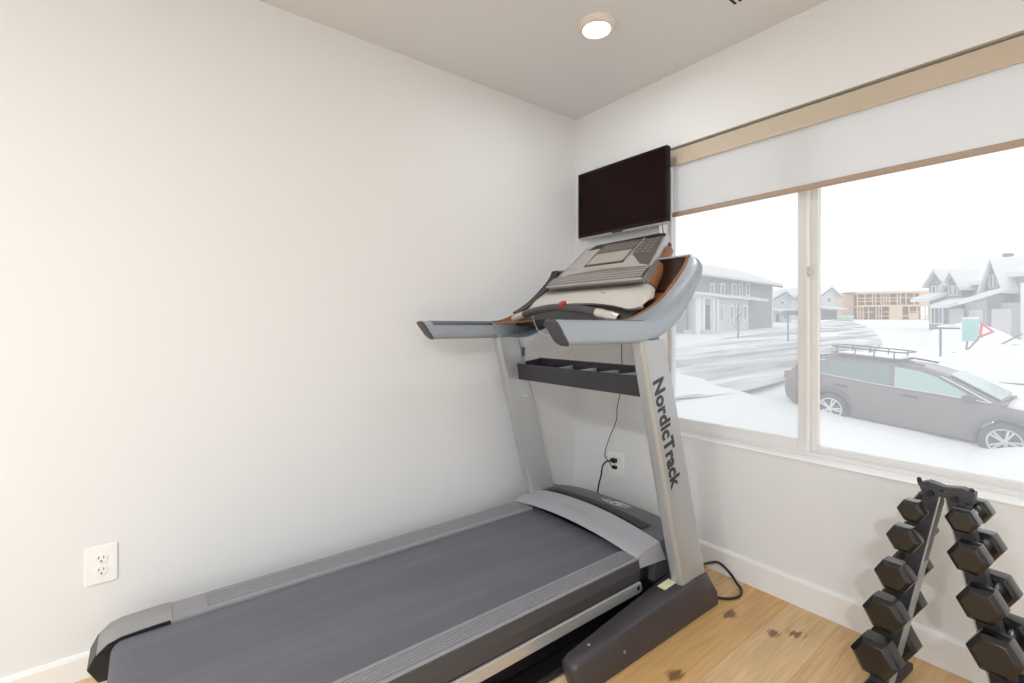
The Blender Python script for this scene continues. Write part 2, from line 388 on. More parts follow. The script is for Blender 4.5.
# ------------------------------------------------------------------ power outlets
def outlet(c, axis, label, w=0.084, h=0.126):
    o = thing('power_outlet', label, 'outlet', c)
    def P(u, v, d):   # u along wall, v up, d out of wall
        return Vector((c[0]+d, c[1]+u, c[2]+v)) if axis == 'x' else Vector((c[0]+u, c[1]-d, c[2]+v))
    def bx(b, u0, u1, v0, v1, d0, d1):
        p, q = P(u0, v0, d0), P(u1, v1, d1)
        add_box(b, min(p.x, q.x), max(p.x, q.x), min(p.y, q.y), max(p.y, q.y), p.z, q.z)
    b = bm_new(); bx(b, -w/2, w/2, -h/2, h/2, 0.0, 0.006); obj('cover_plate', b, PLATE, o, bevel=0.003)
    for s in (-1, 1):
        zc = s*0.02
        b = bm_new()
        add_tube(b, [P(0, zc, 0.004), P(0, zc, 0.0085)], 0.0165, 20); r = obj('receptacle', b, PLATE, o, bevel=0.001)
        b = bm_new()
        bx(b, -0.0075, -0.0052, zc+0.001, zc+0.009, 0.008, 0.0088); bx(b, 0.0052, 0.0075, zc+0.001, zc+0.009, 0.008, 0.0088)
        add_tube(b, [P(0, zc-0.0075, 0.008), P(0, zc-0.0075, 0.0088)], 0.0028, 10)
        r2 = obj('slots', b, DARKSLOT, None, smooth=0)
        r2.data.transform(Matrix.Translation(-Vector(c))); r2.parent = r
    b = bm_new(); add_tube(b, [P(0, 0, 0.004), P(0, 0, 0.0072)], 0.003, 10); obj('screw', b, PLATE, o)
    return o
outlet((0.0, -2.243, 0.357), 'x', 'white outlet plate with empty sockets on the left wall above the treadmill tail')
outlet((0.325, 0.0, 0.362), 'y', 'white outlet plate on the window wall with black plugs in it', w=0.118)

# ------------------------------------------------------------------ television on the window wall
tv = thing('television', 'black flat screen television mounted on the wall beside the window', 'television', (0.41, 0.0, 1.87))
TX0, TX1, TZ0, TZ1, TY = 0.100, 0.712, 1.673, 2.051, -0.080
b = bm_new(); add_box(b, TX0, TX1, TY+0.004, TY+0.03, TZ0, TZ1); add_box(b, TX0+0.08, TX1-0.08, TY+0.03, TY+0.05, TZ0+0.04, TZ1-0.1)
obj('housing', b, TVB, tv, bevel=0.004)
obj('bezel', frame_bm(TX0, TX1, TZ0, TZ1, 0.011, TY, TY+0.006, wb=0.016), TVB, tv, bevel=0.002)
b = bm_new(); add_box(b, TX0+0.01, TX1-0.01, TY+0.002, TY+0.005, TZ0+0.015, TZ1-0.01); obj('screen', b, TVS, tv, smooth=0)
b = bm_new(); add_prism(b, [(TY+0.002, TZ0-0.0005), (TY+0.003, TZ0-0.009), (TY+0.034, TZ0-0.009), (TY+0.034, TZ0-0.0005)], TX0+0.004, TX1-0.004, 'x')
plabel(obj('lower_trim', b, mat('tv_silver', rgb(170, 166, 166), 0.3, metal=0.5), tv), 'silver lower edge')
b = bm_new(); add_box(b, 0.36, 0.43, TY-0.004, TY+0.004, TZ0-0.010, TZ0+0.003); obj('logo_tab', b, BLACKS, tv, bevel=0.002)
b = bm_new(); add_box(b, 0.33, 0.49, -0.031, -0.001, 1.78, 1.96); obj('wall_bracket', b, BLACKP, tv, bevel=0.002)
b = bm_new(); add_tube(b, smooth_path([(0.655, -0.045, 1.68), (0.657, -0.03, 1.60), (0.652, -0.02, 1.45), (0.50, -0.03, 1.30), (0.41, -0.05, 1.10), (0.405, -0.05, 0.85), (0.372, -0.05, 0.695), (0.365, -0.05, 0.62), (0.322, -0.05, 0.53), (0.293, -0.05, 0.455), (0.283, -0.05, 0.405), (0.300, -0.035, 0.372), (0.315, -0.03, 0.346)]), 0.0022, 6)
o = obj('television_cable', b, BLACKS); tag(o, 'thin black cable hanging from the television down to the outlet', 'cable'); origin_to(o, (0.655, -0.02, 1.3))

# ================================================================== TREADMILL
XM = 0.597
tm = thing('treadmill', 'large grey treadmill with silver uprights and belt along the left wall', 'treadmill', (0.54, -1.2, 0))
def mir(x): return 2*XM-x
# --- base feet
def foot(sx):
    b = bm_new()
    def X(x): return x if sx > 0 else 2*0.54-x
    # stations along y: (y, x_in, x_out, ztop)
    st = [(-1.092, 1.012, 1.052, 0.085), (-1.085, 1.003, 1.062, 0.102), (-1.06, 0.999, 1.067, 0.110), (-0.72, 0.978, 1.069, 0.135), (-0.40, 0.955, 1.070, 0.152), (-0.33, 0.955, 1.070, 0.150), (-0.262, 0.955, 1.071, 0.06)]
    rows = []
    for y, xi, xo, z in st:
        w = 0.012
        rows.append([(X(xi), y+0.03*(1 if y < -1 else 0), 0.004), (X(xi), y, z-w), (X(xi+w*0.6), y, z-w*0.3), (X(xi+w), y, z), (X(xo-w), y, z), (X(xo-w*0.4), y, z-w*0.3), (X(xo), y, z-w), (X(xo+0.003), y+0.03*(1 if y < -1 else 0), 0.004)])
    V = add_strip(b, rows, True)
    b.faces.new(V[0]); b.faces.new(V[-1][::-1])
    return obj('base_foot', b, FOOTM, tm, smooth=50)
rf = foot(1); foot(-1)
b = bm_new(); add_box(b, 0.994, 1.028, -0.566, -0.493, 0.1475, 0.150, Matrix.Translation((0, 0, 0)))
o = obj('paper_label', b, STICK, None, smooth=0)
M = Matrix.Translation((1.011, -0.53, 0.1475)) @ Matrix.Rotation(math.radians(3.2), 4, 'X') @ Matrix.Translation((-1.011, 0.53, -0.1475))
o.data.transform(M); o.data.transform(Matrix.Translation((0, 0, -0.0005))); o.data.transform(Matrix.Translation(-tm.location)); o.parent = rf
for (y, z, x) in ((-0.99, 0.1145, 1.03), (-0.86, 0.06, 1.070)):
    b = bm_new(); add_tube(b, [(x, y, z), (x+(0.003 if z < 0.1 else 0), y, z+(0.003 if z > 0.1 else 0))], 0.005, 10); s = obj('screw_cap', b, GREYP, tm); s.parent = rf
# front cross member and lift frame beneath the deck
b = bm_new()
add_box(b, 0.12, 0.96, -0.50, -0.30, 0.03, 0.11); add_box(b, 0.17, 0.25, -1.9, -0.5, 0.03, 0.09); add_box(b, 0.83, 0.90, -1.9, -0.5, 0.03, 0.09)
obj('base_frame', b, BLACKS, tm, bevel=0.006)
b = bm_new(); add_box(b, 0.13, 0.962, -1.98, -0.45, 0.004, 0.028); obj('under_deck_dark', b, BLACKS, tm, bevel=0.004)  # added black sheet that deepens the shade under the deck
for x in (0.2, 0.865):
    b = bm_new(); add_tube(b, [(x-0.02, -1.88, 0.03), (x+0.02, -1.88, 0.03)], 0.03, 16); obj('wheel', b, BLACKP, tm, bevel=0.004)
# --- deck
b = bm_new(); add_box(b, 0.165, 0.905, -2.19, -0.50, 0.12, 0.208); obj('deck', b, BLACKP, tm, bevel=0.004)
b = bm_new()
prof = [(-0.55, 0.2195), (-1.0, 0.2195), (-1.6, 0.2195), (-2.16, 0.2195)]
for k in range(1, 9):
    a = k/8*PI; prof.append((-2.175-math.sin(a)*0.034, 0.1855+math.cos(a)*0.034))
inner = [(-0.55, 0.2135), (-2.16, 0.2135)]
b2 = prof
rows = [[(x, y, z) for (y, z) in b2] for x in (0.258, 0.4, 0.55, 0.7, 0.842)]
add_strip(b, rows); obj('running_belt', b, BELT, tm, smooth=60)
md = tm.children[-1].modifiers.new('thick', 'SOLIDIFY'); md.thickness = 0.003; md.offset = 1
def rail(x0, x1, side):
    """foot rail; side=+1 right (outer edge at x1)"""
    b = bm_new()
    n = 6
    y0, y1 = -2.06, -0.575
    def prof(groove):
        pts = []
        xi, xo = (x0, x1) if side > 0 else (x1, x0)
        s = 1 if side > 0 else -1
        pts.append((xi, 0.2155)); pts.append((xi, 0.2275)); pts.append((xi+s*0.003, 0.2305))
        w = abs(xo-xi); a, e = 0.010, w-0.012
        for k in range(n):
            u0 = a+(e-a)*k/n; u1 = a+(e-a)*(k+0.62)/n; u2 = a+(e-a)*(k+1)/n
            d = 0.005 if groove else 0.0
            pts += [(xi+s*u0, 0.2305), (xi+s*u1, 0.2305), (xi+s*(u1+0.001), 0.2305-d), (xi+s*(u2-0.001), 0.2305-d)]
        pts += [(xi+s*(w-0.006), 0.2300), (xo, 0.2260), (xo+s*0.004, 0.205), (xo+s*0.004, 0.2035), (xi, 0.2035)]
        return pts
    for (ya, yb, g) in ((y0, -1.965, False), (-1.965, y1, True)) if side < 0 else ((y0, -1.965, False), (-1.965, y1, True)):
        add_prism(b, [(p[0], p[1]) for p in prof(g)], ya, yb, 'y')
    return b
RAILM = mat('rail_plastic', rgb(140, 139, 143), 0.45, var=0.05, scale=60)
obj('foot_rail', rail(0.142, 0.2655, -1), RAILM, tm, smooth=0)
obj('foot_rail', rail(0.833, 0.916, 1), RAILM, tm, smooth=0)
for s in (1, -1):     # side skirts of the deck: dark two-step faces, steel bar below
    X = (lambda x: x) if s > 0 else (lambda x: 2*0.529-x)
    b = bm_new(); add_prism(b, [(X(0.915), 0.224), (X(0.921), 0.222), (X(0.928), 0.187), (X(0.928), 0.150), (X(0.900), 0.150), (X(0.900), 0.21)], -2.10, -0.585, 'y')
    obj('side_skirt', b, mat('skirt_plastic', rgb(66, 65, 68), 0.42, var=0.08, scale=50), tm, smooth=0)
    b = bm_new(); xa, xb = sorted((X(0.925), X(0.936)))
    pts = [(-2.12, 0.104), (-0.592, 0.104), (-0.583, 0.111), (-0.583, 0.136), (-0.592, 0.146), (-2.12, 0.146)]
    add_prism(b, pts, xa, xb, 'x'); sr = obj('steel_side_bar', b, BRUSH, tm, bevel=0.003)
    b = bm_new(); xo = X(0.936); add_tube(b, [(xo-0.001*s, -0.607, 0.127), (xo+0.0008*s, -0.607, 0.127)], 0.009, 14); h = obj('bolt_hole', b, DARKSLOT, tm); h.parent = sr
    # rear end cap
    b = bm_new()
    x0, x1 = (0.139, 0.262) if s < 0 else (0.838, 0.921)
    rows = []
    for y, z in ((-2.06, 0.2335), (-2.10, 0.2335), (-2.185, 0.2305), (-2.215, 0.222), (-2.24, 0.200)):
        rows.append([(x0, y, 0.20 if z > 0.21 else 0.195), (x0, y, z-0.008), (x0+0.008, y, z), (x1-0.006, y, z), (x1, y, z-0.006), (x1, y, 0.195)])
    V = add_strip(b, rows, True); b.faces.new(V[0]); b.faces.new(V[-1][::-1])
    obj('end_cap', b, mat('end_cap_grey', rgb(146, 144, 144), 0.42, var=0.03), tm, smooth=50)
    b = bm_new(); xl = x1+0.0005 if s < 0 else x0-0.0045; add_prism(b, [(-2.065, 0.205), (-2.065, 0.2310), (-2.10, 0.2310), (-2.185, 0.2275), (-2.215, 0.218), (-2.238, 0.198), (-2.238, 0.19)], xl, xl+0.004, 'x'); obj('cap_gap_shadow', b, BLACKS, tm, smooth=0)  # black strip paints the shadow gap between cap and belt
    b = bm_new()
    add_prism(b, [(-2.12, 0.198), (-2.241, 0.1985), (-2.262, 0.158), (-2.236, 0.110), (-2.12, 0.105)], x0-0.002, x1, 'x')
    obj('roller_bracket', b, BLACKP, tm, bevel=0.005)
# --- motor hood: silver arched band, dark hood with grille
xs = [0.130+(0.912-0.130)*k/24 for k in range(25)]
def arch(x, a=0.130, c=0.912): t = (x-a)/(c-a)*2-1; return 1-t*t
b = bm_new(); rows = []
for x in xs:
    A = arch(x); xf = 0.145+(x-0.130)/(0.912-0.130)*(0.936-0.145)
    zn, zf = 0.229+0.034*A, 0.268+0.042*A
    rows.append([(x, -0.580, zn-0.010), (x, -0.587, zn-0.004), (x, -0.583, zn), (x+(xf-x)*0.5, -0.525, zn+(zf-zn)*0.62), (xf, -0.47, zf), (xf, -0.462, zf-0.004), (xf, -0.462, zf-0.02)])
V = add_strip(b, rows)
# end faces
for side, ends in ((0, V[0]), (1, V[-1])):
    dx = -0.006 if side == 0 else 0.010
    bot = [bm for bm in (b.verts.new((ends[1].co.x+dx, -0.592, 0.190)), b.verts.new((ends[4].co.x+dx, -0.440, 0.193)))]
    f = [ends[2], ends[3], ends[4], bot[1], bot[0]]
    b.faces.new(f if side else f[::-1])
obj('hood_band', b, SILVER2, tm, smooth=30)
b = bm_new(); rows = []
hx = [0.135+(0.925-0.135)*k/20 for k in range(21)]
for k, x in enumerate(hx):
    A = arch(x, 0.135, 0.925); e = abs(k/10-1)**6
    yb = -0.205-0.06*e
    rows.append([(x, -0.49, 0.10), (x, -0.47, 0.262+0.042*A), (x, -0.40, 0.266+0.03*A), (x, -0.30-0.03*e, 0.262+0.018*A), (x, yb-0.02, 0.250+0.012*A), (x, yb, 0.225), (x, yb+0.012, 0.10), (x, -0.23, 0.05)])
V = add_strip(b, rows); b.faces.new(V[0]); b.faces.new(V[-1][::-1])
obj('motor_hood', b, HOODM, tm, smooth=50)
b = bm_new(); rows = []
for k in range(31):      # sunken-looking ribbed grille following the hood
    x = 0.235+(0.835-0.235)*k/30; A = arch(x, 0.135, 0.925)
    rows.append([(x, -0.452, 0.2680+0.0385*A+0.0005), (x, -0.400, 0.2668+0.030*A+0.0012), (x, -0.378, 0.2658+0.0267*A+0.0012)])
add_strip(b, rows); g = obj('vent_grille', b, BLACKS, tm, smooth=0)
b = bm_new()
for k in range(44):
    x = 0.245+(0.825-0.245)*k/43; A = arch(x, 0.135, 0.925)
    z1, z2 = 0.2680+0.0385*A, 0.2658+0.0267*A
    vs = add_box(b, x-0.0022, x+0.0022, -0.448, -0.382, 0, 0.0035)
    for v in vs: v.co.z += z1+(z2-z1)*(v.co.y+0.448)/0.066
gg = obj('grille_ribs', b, CHAR, tm, smooth=0); gg.parent = g
b = bm_new()      # pale emblem on the hood: slanted swash and three strokes
def hz(x, y): return 0.2665+0.028*arch(x, 0.135, 0.925)-(y+0.40)*0.10+0.0025
def stroke(pts, w):
    L_ = []; R_ = []
    for i, (x, y) in enumerate(pts):
        a = Vector(pts[max(i-1, 0)]); c = Vector(pts[min(i+1, len(pts)-1)]); t = (c-a).normalized(); n = Vector((-t.y, t.x))*w*0.5
        L_.append((x+n.x, y+n.y, hz(x+n.x, y+n.y))); R_.append((x-n.x, y-n.y, hz(x-n.x, y-n.y)))
    add_strip(b, [L_, R_])
stroke([(0.505, -0.330), (0.54, -0.345), (0.60, -0.345), (0.655, -0.318)], 0.006)
stroke([(0.535, -0.338), (0.545, -0.312)], 0.009); stroke([(0.565, -0.338), (0.578, -0.300), (0.610, -0.296)], 0.010); stroke([(0.575, -0.318), (0.60, -0.315)], 0.008)
stroke([(0.605, -0.338), (0.618, -0.302)], 0.009); stroke([(0.618, -0.300), (0.655, -0.298)], 0.008)
e = obj('hood_emblem', b, LOGOW, tm, smooth=0)
md = e.modifiers.new('thick', 'SOLIDIFY'); md.thickness = 0.001
b = bm_new(); add_box(b, 0.445, 0.60, -0.532, -0.529, 0.2895, 0.2905); o = obj('band_lettering', b, GREYP, tm, smooth=0)
# --- uprights
def upright(x0, x1):
    b = bm_new()
    z0, z1 = 0.13, 1.10
    def yl(z): return -0.495-(z-0.15)*0.266, -0.322-(z-0.15)*0.292
    rows = []
    for k in range(9):
        z = z0+(z1-z0)*k/8; ya, yb = yl(z); r = 0.016; n = 4
        ring = []
        for cx, cy, a0 in ((x0+r, ya+r, PI), (x1-r, ya+r, 1.5*PI), (x1-r, yb-r, 0), (x0+r, yb-r, 0.5*PI)):
            for j in range(n+1): a = a0+j/n*PI/2; ring.append((cx+r*math.cos(a), cy+r*math.sin(a), z))
        rows.append(ring)
    V = add_strip(b, rows, True); b.faces.new(V[0]); b.faces.new(V[-1][::-1])
    return obj('upright', b, SILVER, tm, smooth=40)
up_r = upright(1.0, 1.056); up_l = upright(mir(1.056), mir(1.0))
cu = bpy.data.curves.new('lettering', 'FONT'); cu.body = 'NordicTrack'; cu.size = 0.105; cu.offset = 0.0042; cu.extrude = 0.0004; cu.space_character = 1.05
tx = bpy.data.objects.new('lettering', cu); C.objects.link(tx)
bpy.context.view_layer.update()
dg = bpy.context.evaluated_depsgraph_get(); me = bpy.data.meshes.new_from_object(tx.evaluated_get(dg)); bpy.data.objects.remove(tx)
xs_ = [v.co.x for v in me.vertices]; w_ = max(xs_)-min(xs_); sc = 0.432/w_
p0 = Vector((1.0566, -0.652, 0.958)); dn = Vector((0, 0.279, -1)).normalized(); upv = Vector((0, 1, 0.279)).normalized()
for v in me.vertices:
    q = p0+dn*(v.co.x-min(xs_))*sc+upv*(v.co.y*sc*1.12-0.030)+Vector((v.co.z, 0, 0))
    v.co = q-tm.location
o = bpy.data.objects.new('lettering', me); C.objects.link(o); me.materials.append(INK); o.parent = up_r
plabel(o, 'dark maker lettering running down the upright')
b = bm_new(); add_box(b, mir(1.0)-0.0005, mir(1.0)+0.004, -0.585, -0.555, 0.786, 0.790); o = obj('slot_sticker', b, LOGOW, tm, smooth=0); o.parent = up_l
# --- accessory tray between the uprights
b = bm_new()
x0, x1 = 0.170, 0.968
add_prism(b, [(-0.622, 0.955), (-0.616, 0.957), (-0.608, 0.955), (-0.600, 0.888), (-0.612, 0.880)], x0, x1, 'x')
add_prism(b, [(-0.440, 0.976), (-0.446, 0.979), (-0.453, 0.976), (-0.460, 0.888), (-0.448, 0.880)], x0, x1, 'x')
add_box(b, x0, x1, -0.612, -0.450, 0.876, 0.888)
add_prism(b, [(-0.615, 0.956), (-0.444, 0.976), (-0.450, 0.880), (-0.608, 0.880)], x0, x0+0.008, 'x'); add_prism(b, [(-0.615, 0.956), (-0.444, 0.976), (-0.450, 0.880), (-0.608, 0.880)], x1-0.008, x1, 'x')
tr = obj('accessory_tray', b, mat('tray_plastic', rgb(50, 48, 54), 0.4, var=0.06), tm, smooth=0)
for xa, xb in ((0.476, 0.425), (0.612, 0.583), (0.724, 0.714), (0.832, 0.822)):
    b = bm_new(); add_prism(b, [(xa-0.004, -0.606), (xa+0.004, -0.606), (xb+0.004, -0.456), (xb-0.004, -0.456)], 0.885, 0.954, 'z')
    d = obj('divider', b, mat('tray_divider', rgb(206, 206, 210), 0.4), tm, smooth=0); d.parent = tr
b = bm_new(); add_tube(b, [(0.165, -0.60, 0.878), (0.165, -0.60, 0.858)], 0.014, 12); add_tube(b, [(0.185, -0.60, 0.874), (0.185, -0.60, 0.862)], 0.008, 10); d = obj('cable_clip', b, BLACKP, tm); d.parent = tr
# --- handrails and side shells
def xr(a, c, s): return (a, c) if s > 0 else (mir(c), mir(a))
for s in (1, -1):
    x0, x1 = xr(0.998, 1.056, s)
    b = bm_new()
    def ring(y, yo, zt, zb, sh=0.0):
        cxm, hw = (x0+x1)/2, (x1-x0)/2; czm, hh = (zt+zb)/2, (zt-zb)/2; R = []
        for k in range(20):
            a = 2*PI*k/20; ca, sa = math.cos(a), math.sin(a)
            X = cxm+hw*math.copysign(abs(ca)**0.45, ca); Z = czm+hh*math.copysign(abs(sa)**0.5, sa)
            R.append((X, y+yo*(Z-czm)/hh, Z))
        return R
    st = [(-1.128, -0.030), (-1.10, -0.030), (-0.95, 0), (-0.80, 0), (-0.70, 0.02)]
    rows = [ring(y, yo, 1.172, 1.090) for y, yo in st]
    V = add_strip(b, rows, True); b.faces.new(V[0]); b.faces.new(V[-1][::-1])
    hr = obj('handrail', b, SHELL, tm, smooth=50)
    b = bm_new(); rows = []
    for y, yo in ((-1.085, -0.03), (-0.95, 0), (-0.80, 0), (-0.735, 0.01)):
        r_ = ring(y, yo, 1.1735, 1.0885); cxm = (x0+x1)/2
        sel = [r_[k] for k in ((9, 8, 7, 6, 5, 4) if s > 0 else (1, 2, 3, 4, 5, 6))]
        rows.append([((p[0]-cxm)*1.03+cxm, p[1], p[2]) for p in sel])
    add_strip(b, rows); g = obj('inner_dark_strip', b, mat('rail_dark_grey', rgb(92, 96, 106), 0.5, var=0.05), tm, smooth=60); g.parent = hr  # darker strip added along the rail's inner upper half
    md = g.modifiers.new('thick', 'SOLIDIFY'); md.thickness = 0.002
    b = bm_new(); rows = [ring(-1.136, -0.030, 1.168, 1.094), ring(-1.126, -0.030, 1.1735, 1.0885)]
    V = add_strip(b, rows, True); b.faces.new(V[0]); b.faces.new(V[-1][::-1])
    e = obj('rail_end_cap', b, CHAR, tm, smooth=40); e.parent = hr
    # thick side shell curving up beside the console
    innerE = [(-0.765, 1.172), (-0.71, 1.178), (-0.60, 1.217), (-0.500, 1.270), (-0.400, 1.352), (-0.345, 1.408), (-0.325, 1.446)]
    outerE = [(-0.715, 1.088), (-0.640, 1.098), (-0.520, 1.150), (-0.415, 1.246), (-0.350, 1.338), (-0.318, 1.400), (-0.316, 1.446)]
    I = smooth_path([(0, *p) for p in innerE], 5); O = smooth_path([(0, *p) for p in outerE], 5)
    xa, xb = xr(0.972, 1.056, s)
    if s < 0:
        xa += 0.024; xb -= 0.012
        for p in I+O: p.y -= 0.022
    so = xb if s > 0 else xa; si = xa if s > 0 else xb
    rows = []
    for p, q in zip(I, O):
        d_ = q-p; ring = [(si, p.y, p.z)]; tt = len(rows)/(len(I)-1); xo = si+(so-si)*(1-0.85*max(0, (tt-0.64)/0.36)**2.4)
        for (fx, fd) in ((0.35, 0.0), (0.62, 0.03), (0.82, 0.10), (0.95, 0.22), (1.0, 0.38), (1.0, 0.62), (0.95, 0.80), (0.82, 0.93), (0.55, 1.0), (0.0, 1.0)):
            ring.append((si+(xo-si)*fx, p.y+d_.y*fd, p.z+d_.z*fd))
        rows.append(ring)
    b = bm_new(); V = add_strip(b, rows, True); b.faces.new(V[0]); b.faces.new(V[-1][::-1])
    sh = obj('side_shell', b, SHELL, tm, smooth=60)
    # copper edge strip on the inner rim
    b = bm_new(); rows = [[(si-s*0.004, p.y-0.001, p.z+0.003), (si+s*0.009, p.y-0.001, p.z+0.003), (si+s*0.011, p.y+0.002, p.z-0.001), (si+s*0.002, p.y+0.004, p.z-0.008), (si-s*0.004, p.y+0.004, p.z-0.006)] for p in I]
    V = add_strip(b, rows, True); b.faces.new(V[0]); b.faces.new(V[-1][::-1]); e = obj('rim_strip', b, COPPER, tm, smooth=50); e.parent = sh
    if s < 0:      # the far rim carries a black cover along its upper half
        b = bm_new(); rows = [[(so+0.002, p.y-0.006, p.z+0.004), (si+0.006, p.y-0.004, p.z+0.006), (si+0.006, p.y+0.03, p.z-0.03), (so+0.002, p.y+0.05, p.z-0.05)] for p in I[len(I)//3:]]
        V = add_strip(b, rows, True); b.faces.new(V[0]); b.faces.new(V[-1][::-1]); e = obj('rim_cover', b, BLACKP, tm, smooth=50); e.parent = sh
    # trough between the shell and the console
    ta, tb = xr(0.835, 0.985, s)
    ti, te = (ta, tb) if s > 0 else (tb, ta)       # console side, shell side
    n = len(I); b = bm_new(); rows = []
    for p, q in zip(I, O):
        rows.append([(ti, *(p+(q-p)*0.92).yz), (te, *(p+(q-p)*0.92).yz), (te, *q.yz), (ti, *q.yz)])
    V = add_strip(b, rows, True); b.faces.new(V[0]); b.faces.new(V[-1][::-1])
    obj('rear_shell', b, SHELL, tm, smooth=50)
    rows = []
    for i in range(n):
        t = i/(n-1); k = min(1, max(0, (t-0.08)/0.40)); f = 0.06+0.50*k*k*(3-2*k)+0.28*min(1, max(0, (t-0.55)/0.2)); p, q = I[i], O[i]
        rows.append([(ti, *(p+(q-p)*f).yz), (ti+(te-ti)*0.75, *(p+(q-p)*f).yz), (ti+(te-ti)*0.90, *(p+(q-p)*f*0.85).yz), (te-s*0.010, *(p+(q-p)*f*0.4).yz), (te-s*0.010, *(p+(q-p)*0.03).yz)])
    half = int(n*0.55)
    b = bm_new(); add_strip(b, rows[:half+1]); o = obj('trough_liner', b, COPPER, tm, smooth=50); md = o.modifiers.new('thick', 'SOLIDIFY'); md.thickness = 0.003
    b = bm_new(); add_strip(b, rows[half:]); o = obj('pocket_shade', b, MAROON, tm, smooth=50); md = o.modifiers.new('thick', 'SOLIDIFY'); md.thickness = 0.003  # upper trough: the pocket's shade is put into this dark colour
    p, q = I[-1], O[-1]
    b = bm_new(); add_prism(b, [(p.y-0.006, p.z-0.002), (p.y-0.004, p.z+0.006), (q.y+0.006, q.z+0.006), (q.y+0.004, q.z-0.004)], min(ti, te), max(ti, te), 'x'); obj('top_edge', b, SHELL, tm, bevel=0.003)
# --- console
def on_panel(x, t, lift=0.0):
    """t = 0 bottom edge, 1 top edge of the tilted face"""
    p0, p1 = Vector((0, -0.455, 1.345)), Vector((0, -0.200, 1.580)); nrm = Vector((0, -0.678, 0.735))
    p = p0+(p1-p0)*t+nrm*lift; return Vector((x, p.y, p.z))
def halfw(t): return 0.302+(0.240-0.302)*t
XP = 0.546
b = bm_new()
add_prism(b, [(-0.545, 1.215), (-0.455, 1.300), (-0.19, 1.550), (-0.155, 1.540), (-0.26, 1.30), (-0.42, 1.18), (-0.545, 1.165)], 0.300, 0.792, 'x')
obj('console_body', b, BLACKP, tm, bevel=0.008)
def slab(outline, lift0, lift1, m, name, parent=None, bevel=0.003, curve=0.0):
    b = bm_new()
    A = [b.verts.new(on_panel(x, t, lift0)) for x, t in outline]; B = [b.verts.new(on_panel(x, t, lift1)) for x, t in outline]
    n = len(outline); b.faces.new(A); b.faces.new(B[::-1])
    for i in range(n): b.faces.new((A[i], B[i], B[(i+1) % n], A[(i+1) % n]))
    o = obj(name, b, m, tm, bevel=bevel, smooth=30)
    if parent: o.parent = parent
    return o
face = slab([(XP-0.296, 0.04), (XP-0.290, 0.02), (XP+0.290, 0.02), (XP+0.296, 0.04), (XP+0.240, 0.985), (XP+0.232, 1.0), (XP-0.232, 1.0), (XP-0.240, 0.985)], -0.022, 0.004, PANEL, 'console_face', bevel=0.004)
for s in (1, -1):
    slab([(XP+s*0.2995, 0.03), (XP+s*0.306, 0.03), (XP+s*0.250, 0.99), (XP+s*0.2435, 0.99)], -0.03, 0.006, SILVER, 'side_trim', bevel=0.002)
slab([(XP-0.215, 0.90), (XP-0.22, 0.885), (XP+0.244, 0.94), (XP+0.242, 1.0), (XP+0.20, 1.035), (XP-0.19, 1.0)], -0.02, 0.0065, BLACKS, 'top_bezel', face, 0.002)
slab([(XP+0.115, 0.945), (XP+0.238, 0.955), (XP+0.262, 0.56), (XP+0.275, 0.30), (XP+0.215, 0.36), (XP+0.128, 0.60)], 0.0, 0.0060, PANELD, 'keypad', face, 0.001)
kp = tm.children[-1]
for i in range(5):
    for j in range(3):
        b = bm_new()
        x = XP+0.140+j*0.032; t = 0.90-i*0.07-j*0.004
        for q in (0,): 
            A = [b.verts.new(on_panel(x+dx, t+dt, 0.0058)) for dx, dt in ((0, 0), (0.020, 0.0), (0.020, 0.026), (0, 0.026))]; B = [b.verts.new(v.co+Vector((0, -0.678, 0.735))*0.002) for v in A]
            b.faces.new(B)
            for k in range(4): b.faces.new((A[k], A[(k+1) % 4], B[(k+1) % 4], B[k]))
        k_ = obj('button', b, mat('button_grey', rgb(128, 118, 112), 0.35), tm, smooth=0); k_.parent = face
sc_ = slab([(XP-0.150, 0.44), (XP+0.105, 0.44), (XP+0.128, 0.975), (XP-0.128, 0.975)], 0.0, 0.007, mat('screen_frame', rgb(66, 58, 54), 0.3), 'display_frame', face, 0.002)
slab([(XP-0.136, 0.475), (XP+0.092, 0.475), (XP+0.105, 0.725), (XP-0.124, 0.725)], 0.004, 0.0078, SCREENM, 'display', face, 0)
slab([(XP-0.124, 0.745), (XP+0.106, 0.745), (XP+0.116, 0.945), (XP-0.114, 0.945)], 0.004, 0.0078, SCREEND, 'display', face, 0)
for sx in ((XP+0.108, XP+0.129),):
    slab([(sx[0], 0.46), (sx[0]+0.005, 0.46), (sx[1]+0.005, 0.965), (sx[1], 0.965)], 0.004, 0.009, SILVER, 'display_edge', face, 0)
for s in (1, -1):     # copper cheek hugging the console's side, behind the silver trim
    b = bm_new(); rows = []
    for k in range(13):
        t = 0.02+0.80*k/12; x = XP+s*(halfw(t)+0.004); w = 0.028
        rows.append([on_panel(x, t, -0.028), on_panel(x+s*w*0.6, t, -0.024), on_panel(x+s*w, t, -0.034), on_panel(x+s*w, t, -0.060), on_panel(x, t, -0.060)])
    V = add_strip(b, rows, True); b.faces.new(V[0]); b.faces.new(V[-1][::-1]); obj('side_cheek', b, COPPER, tm, smooth=50)
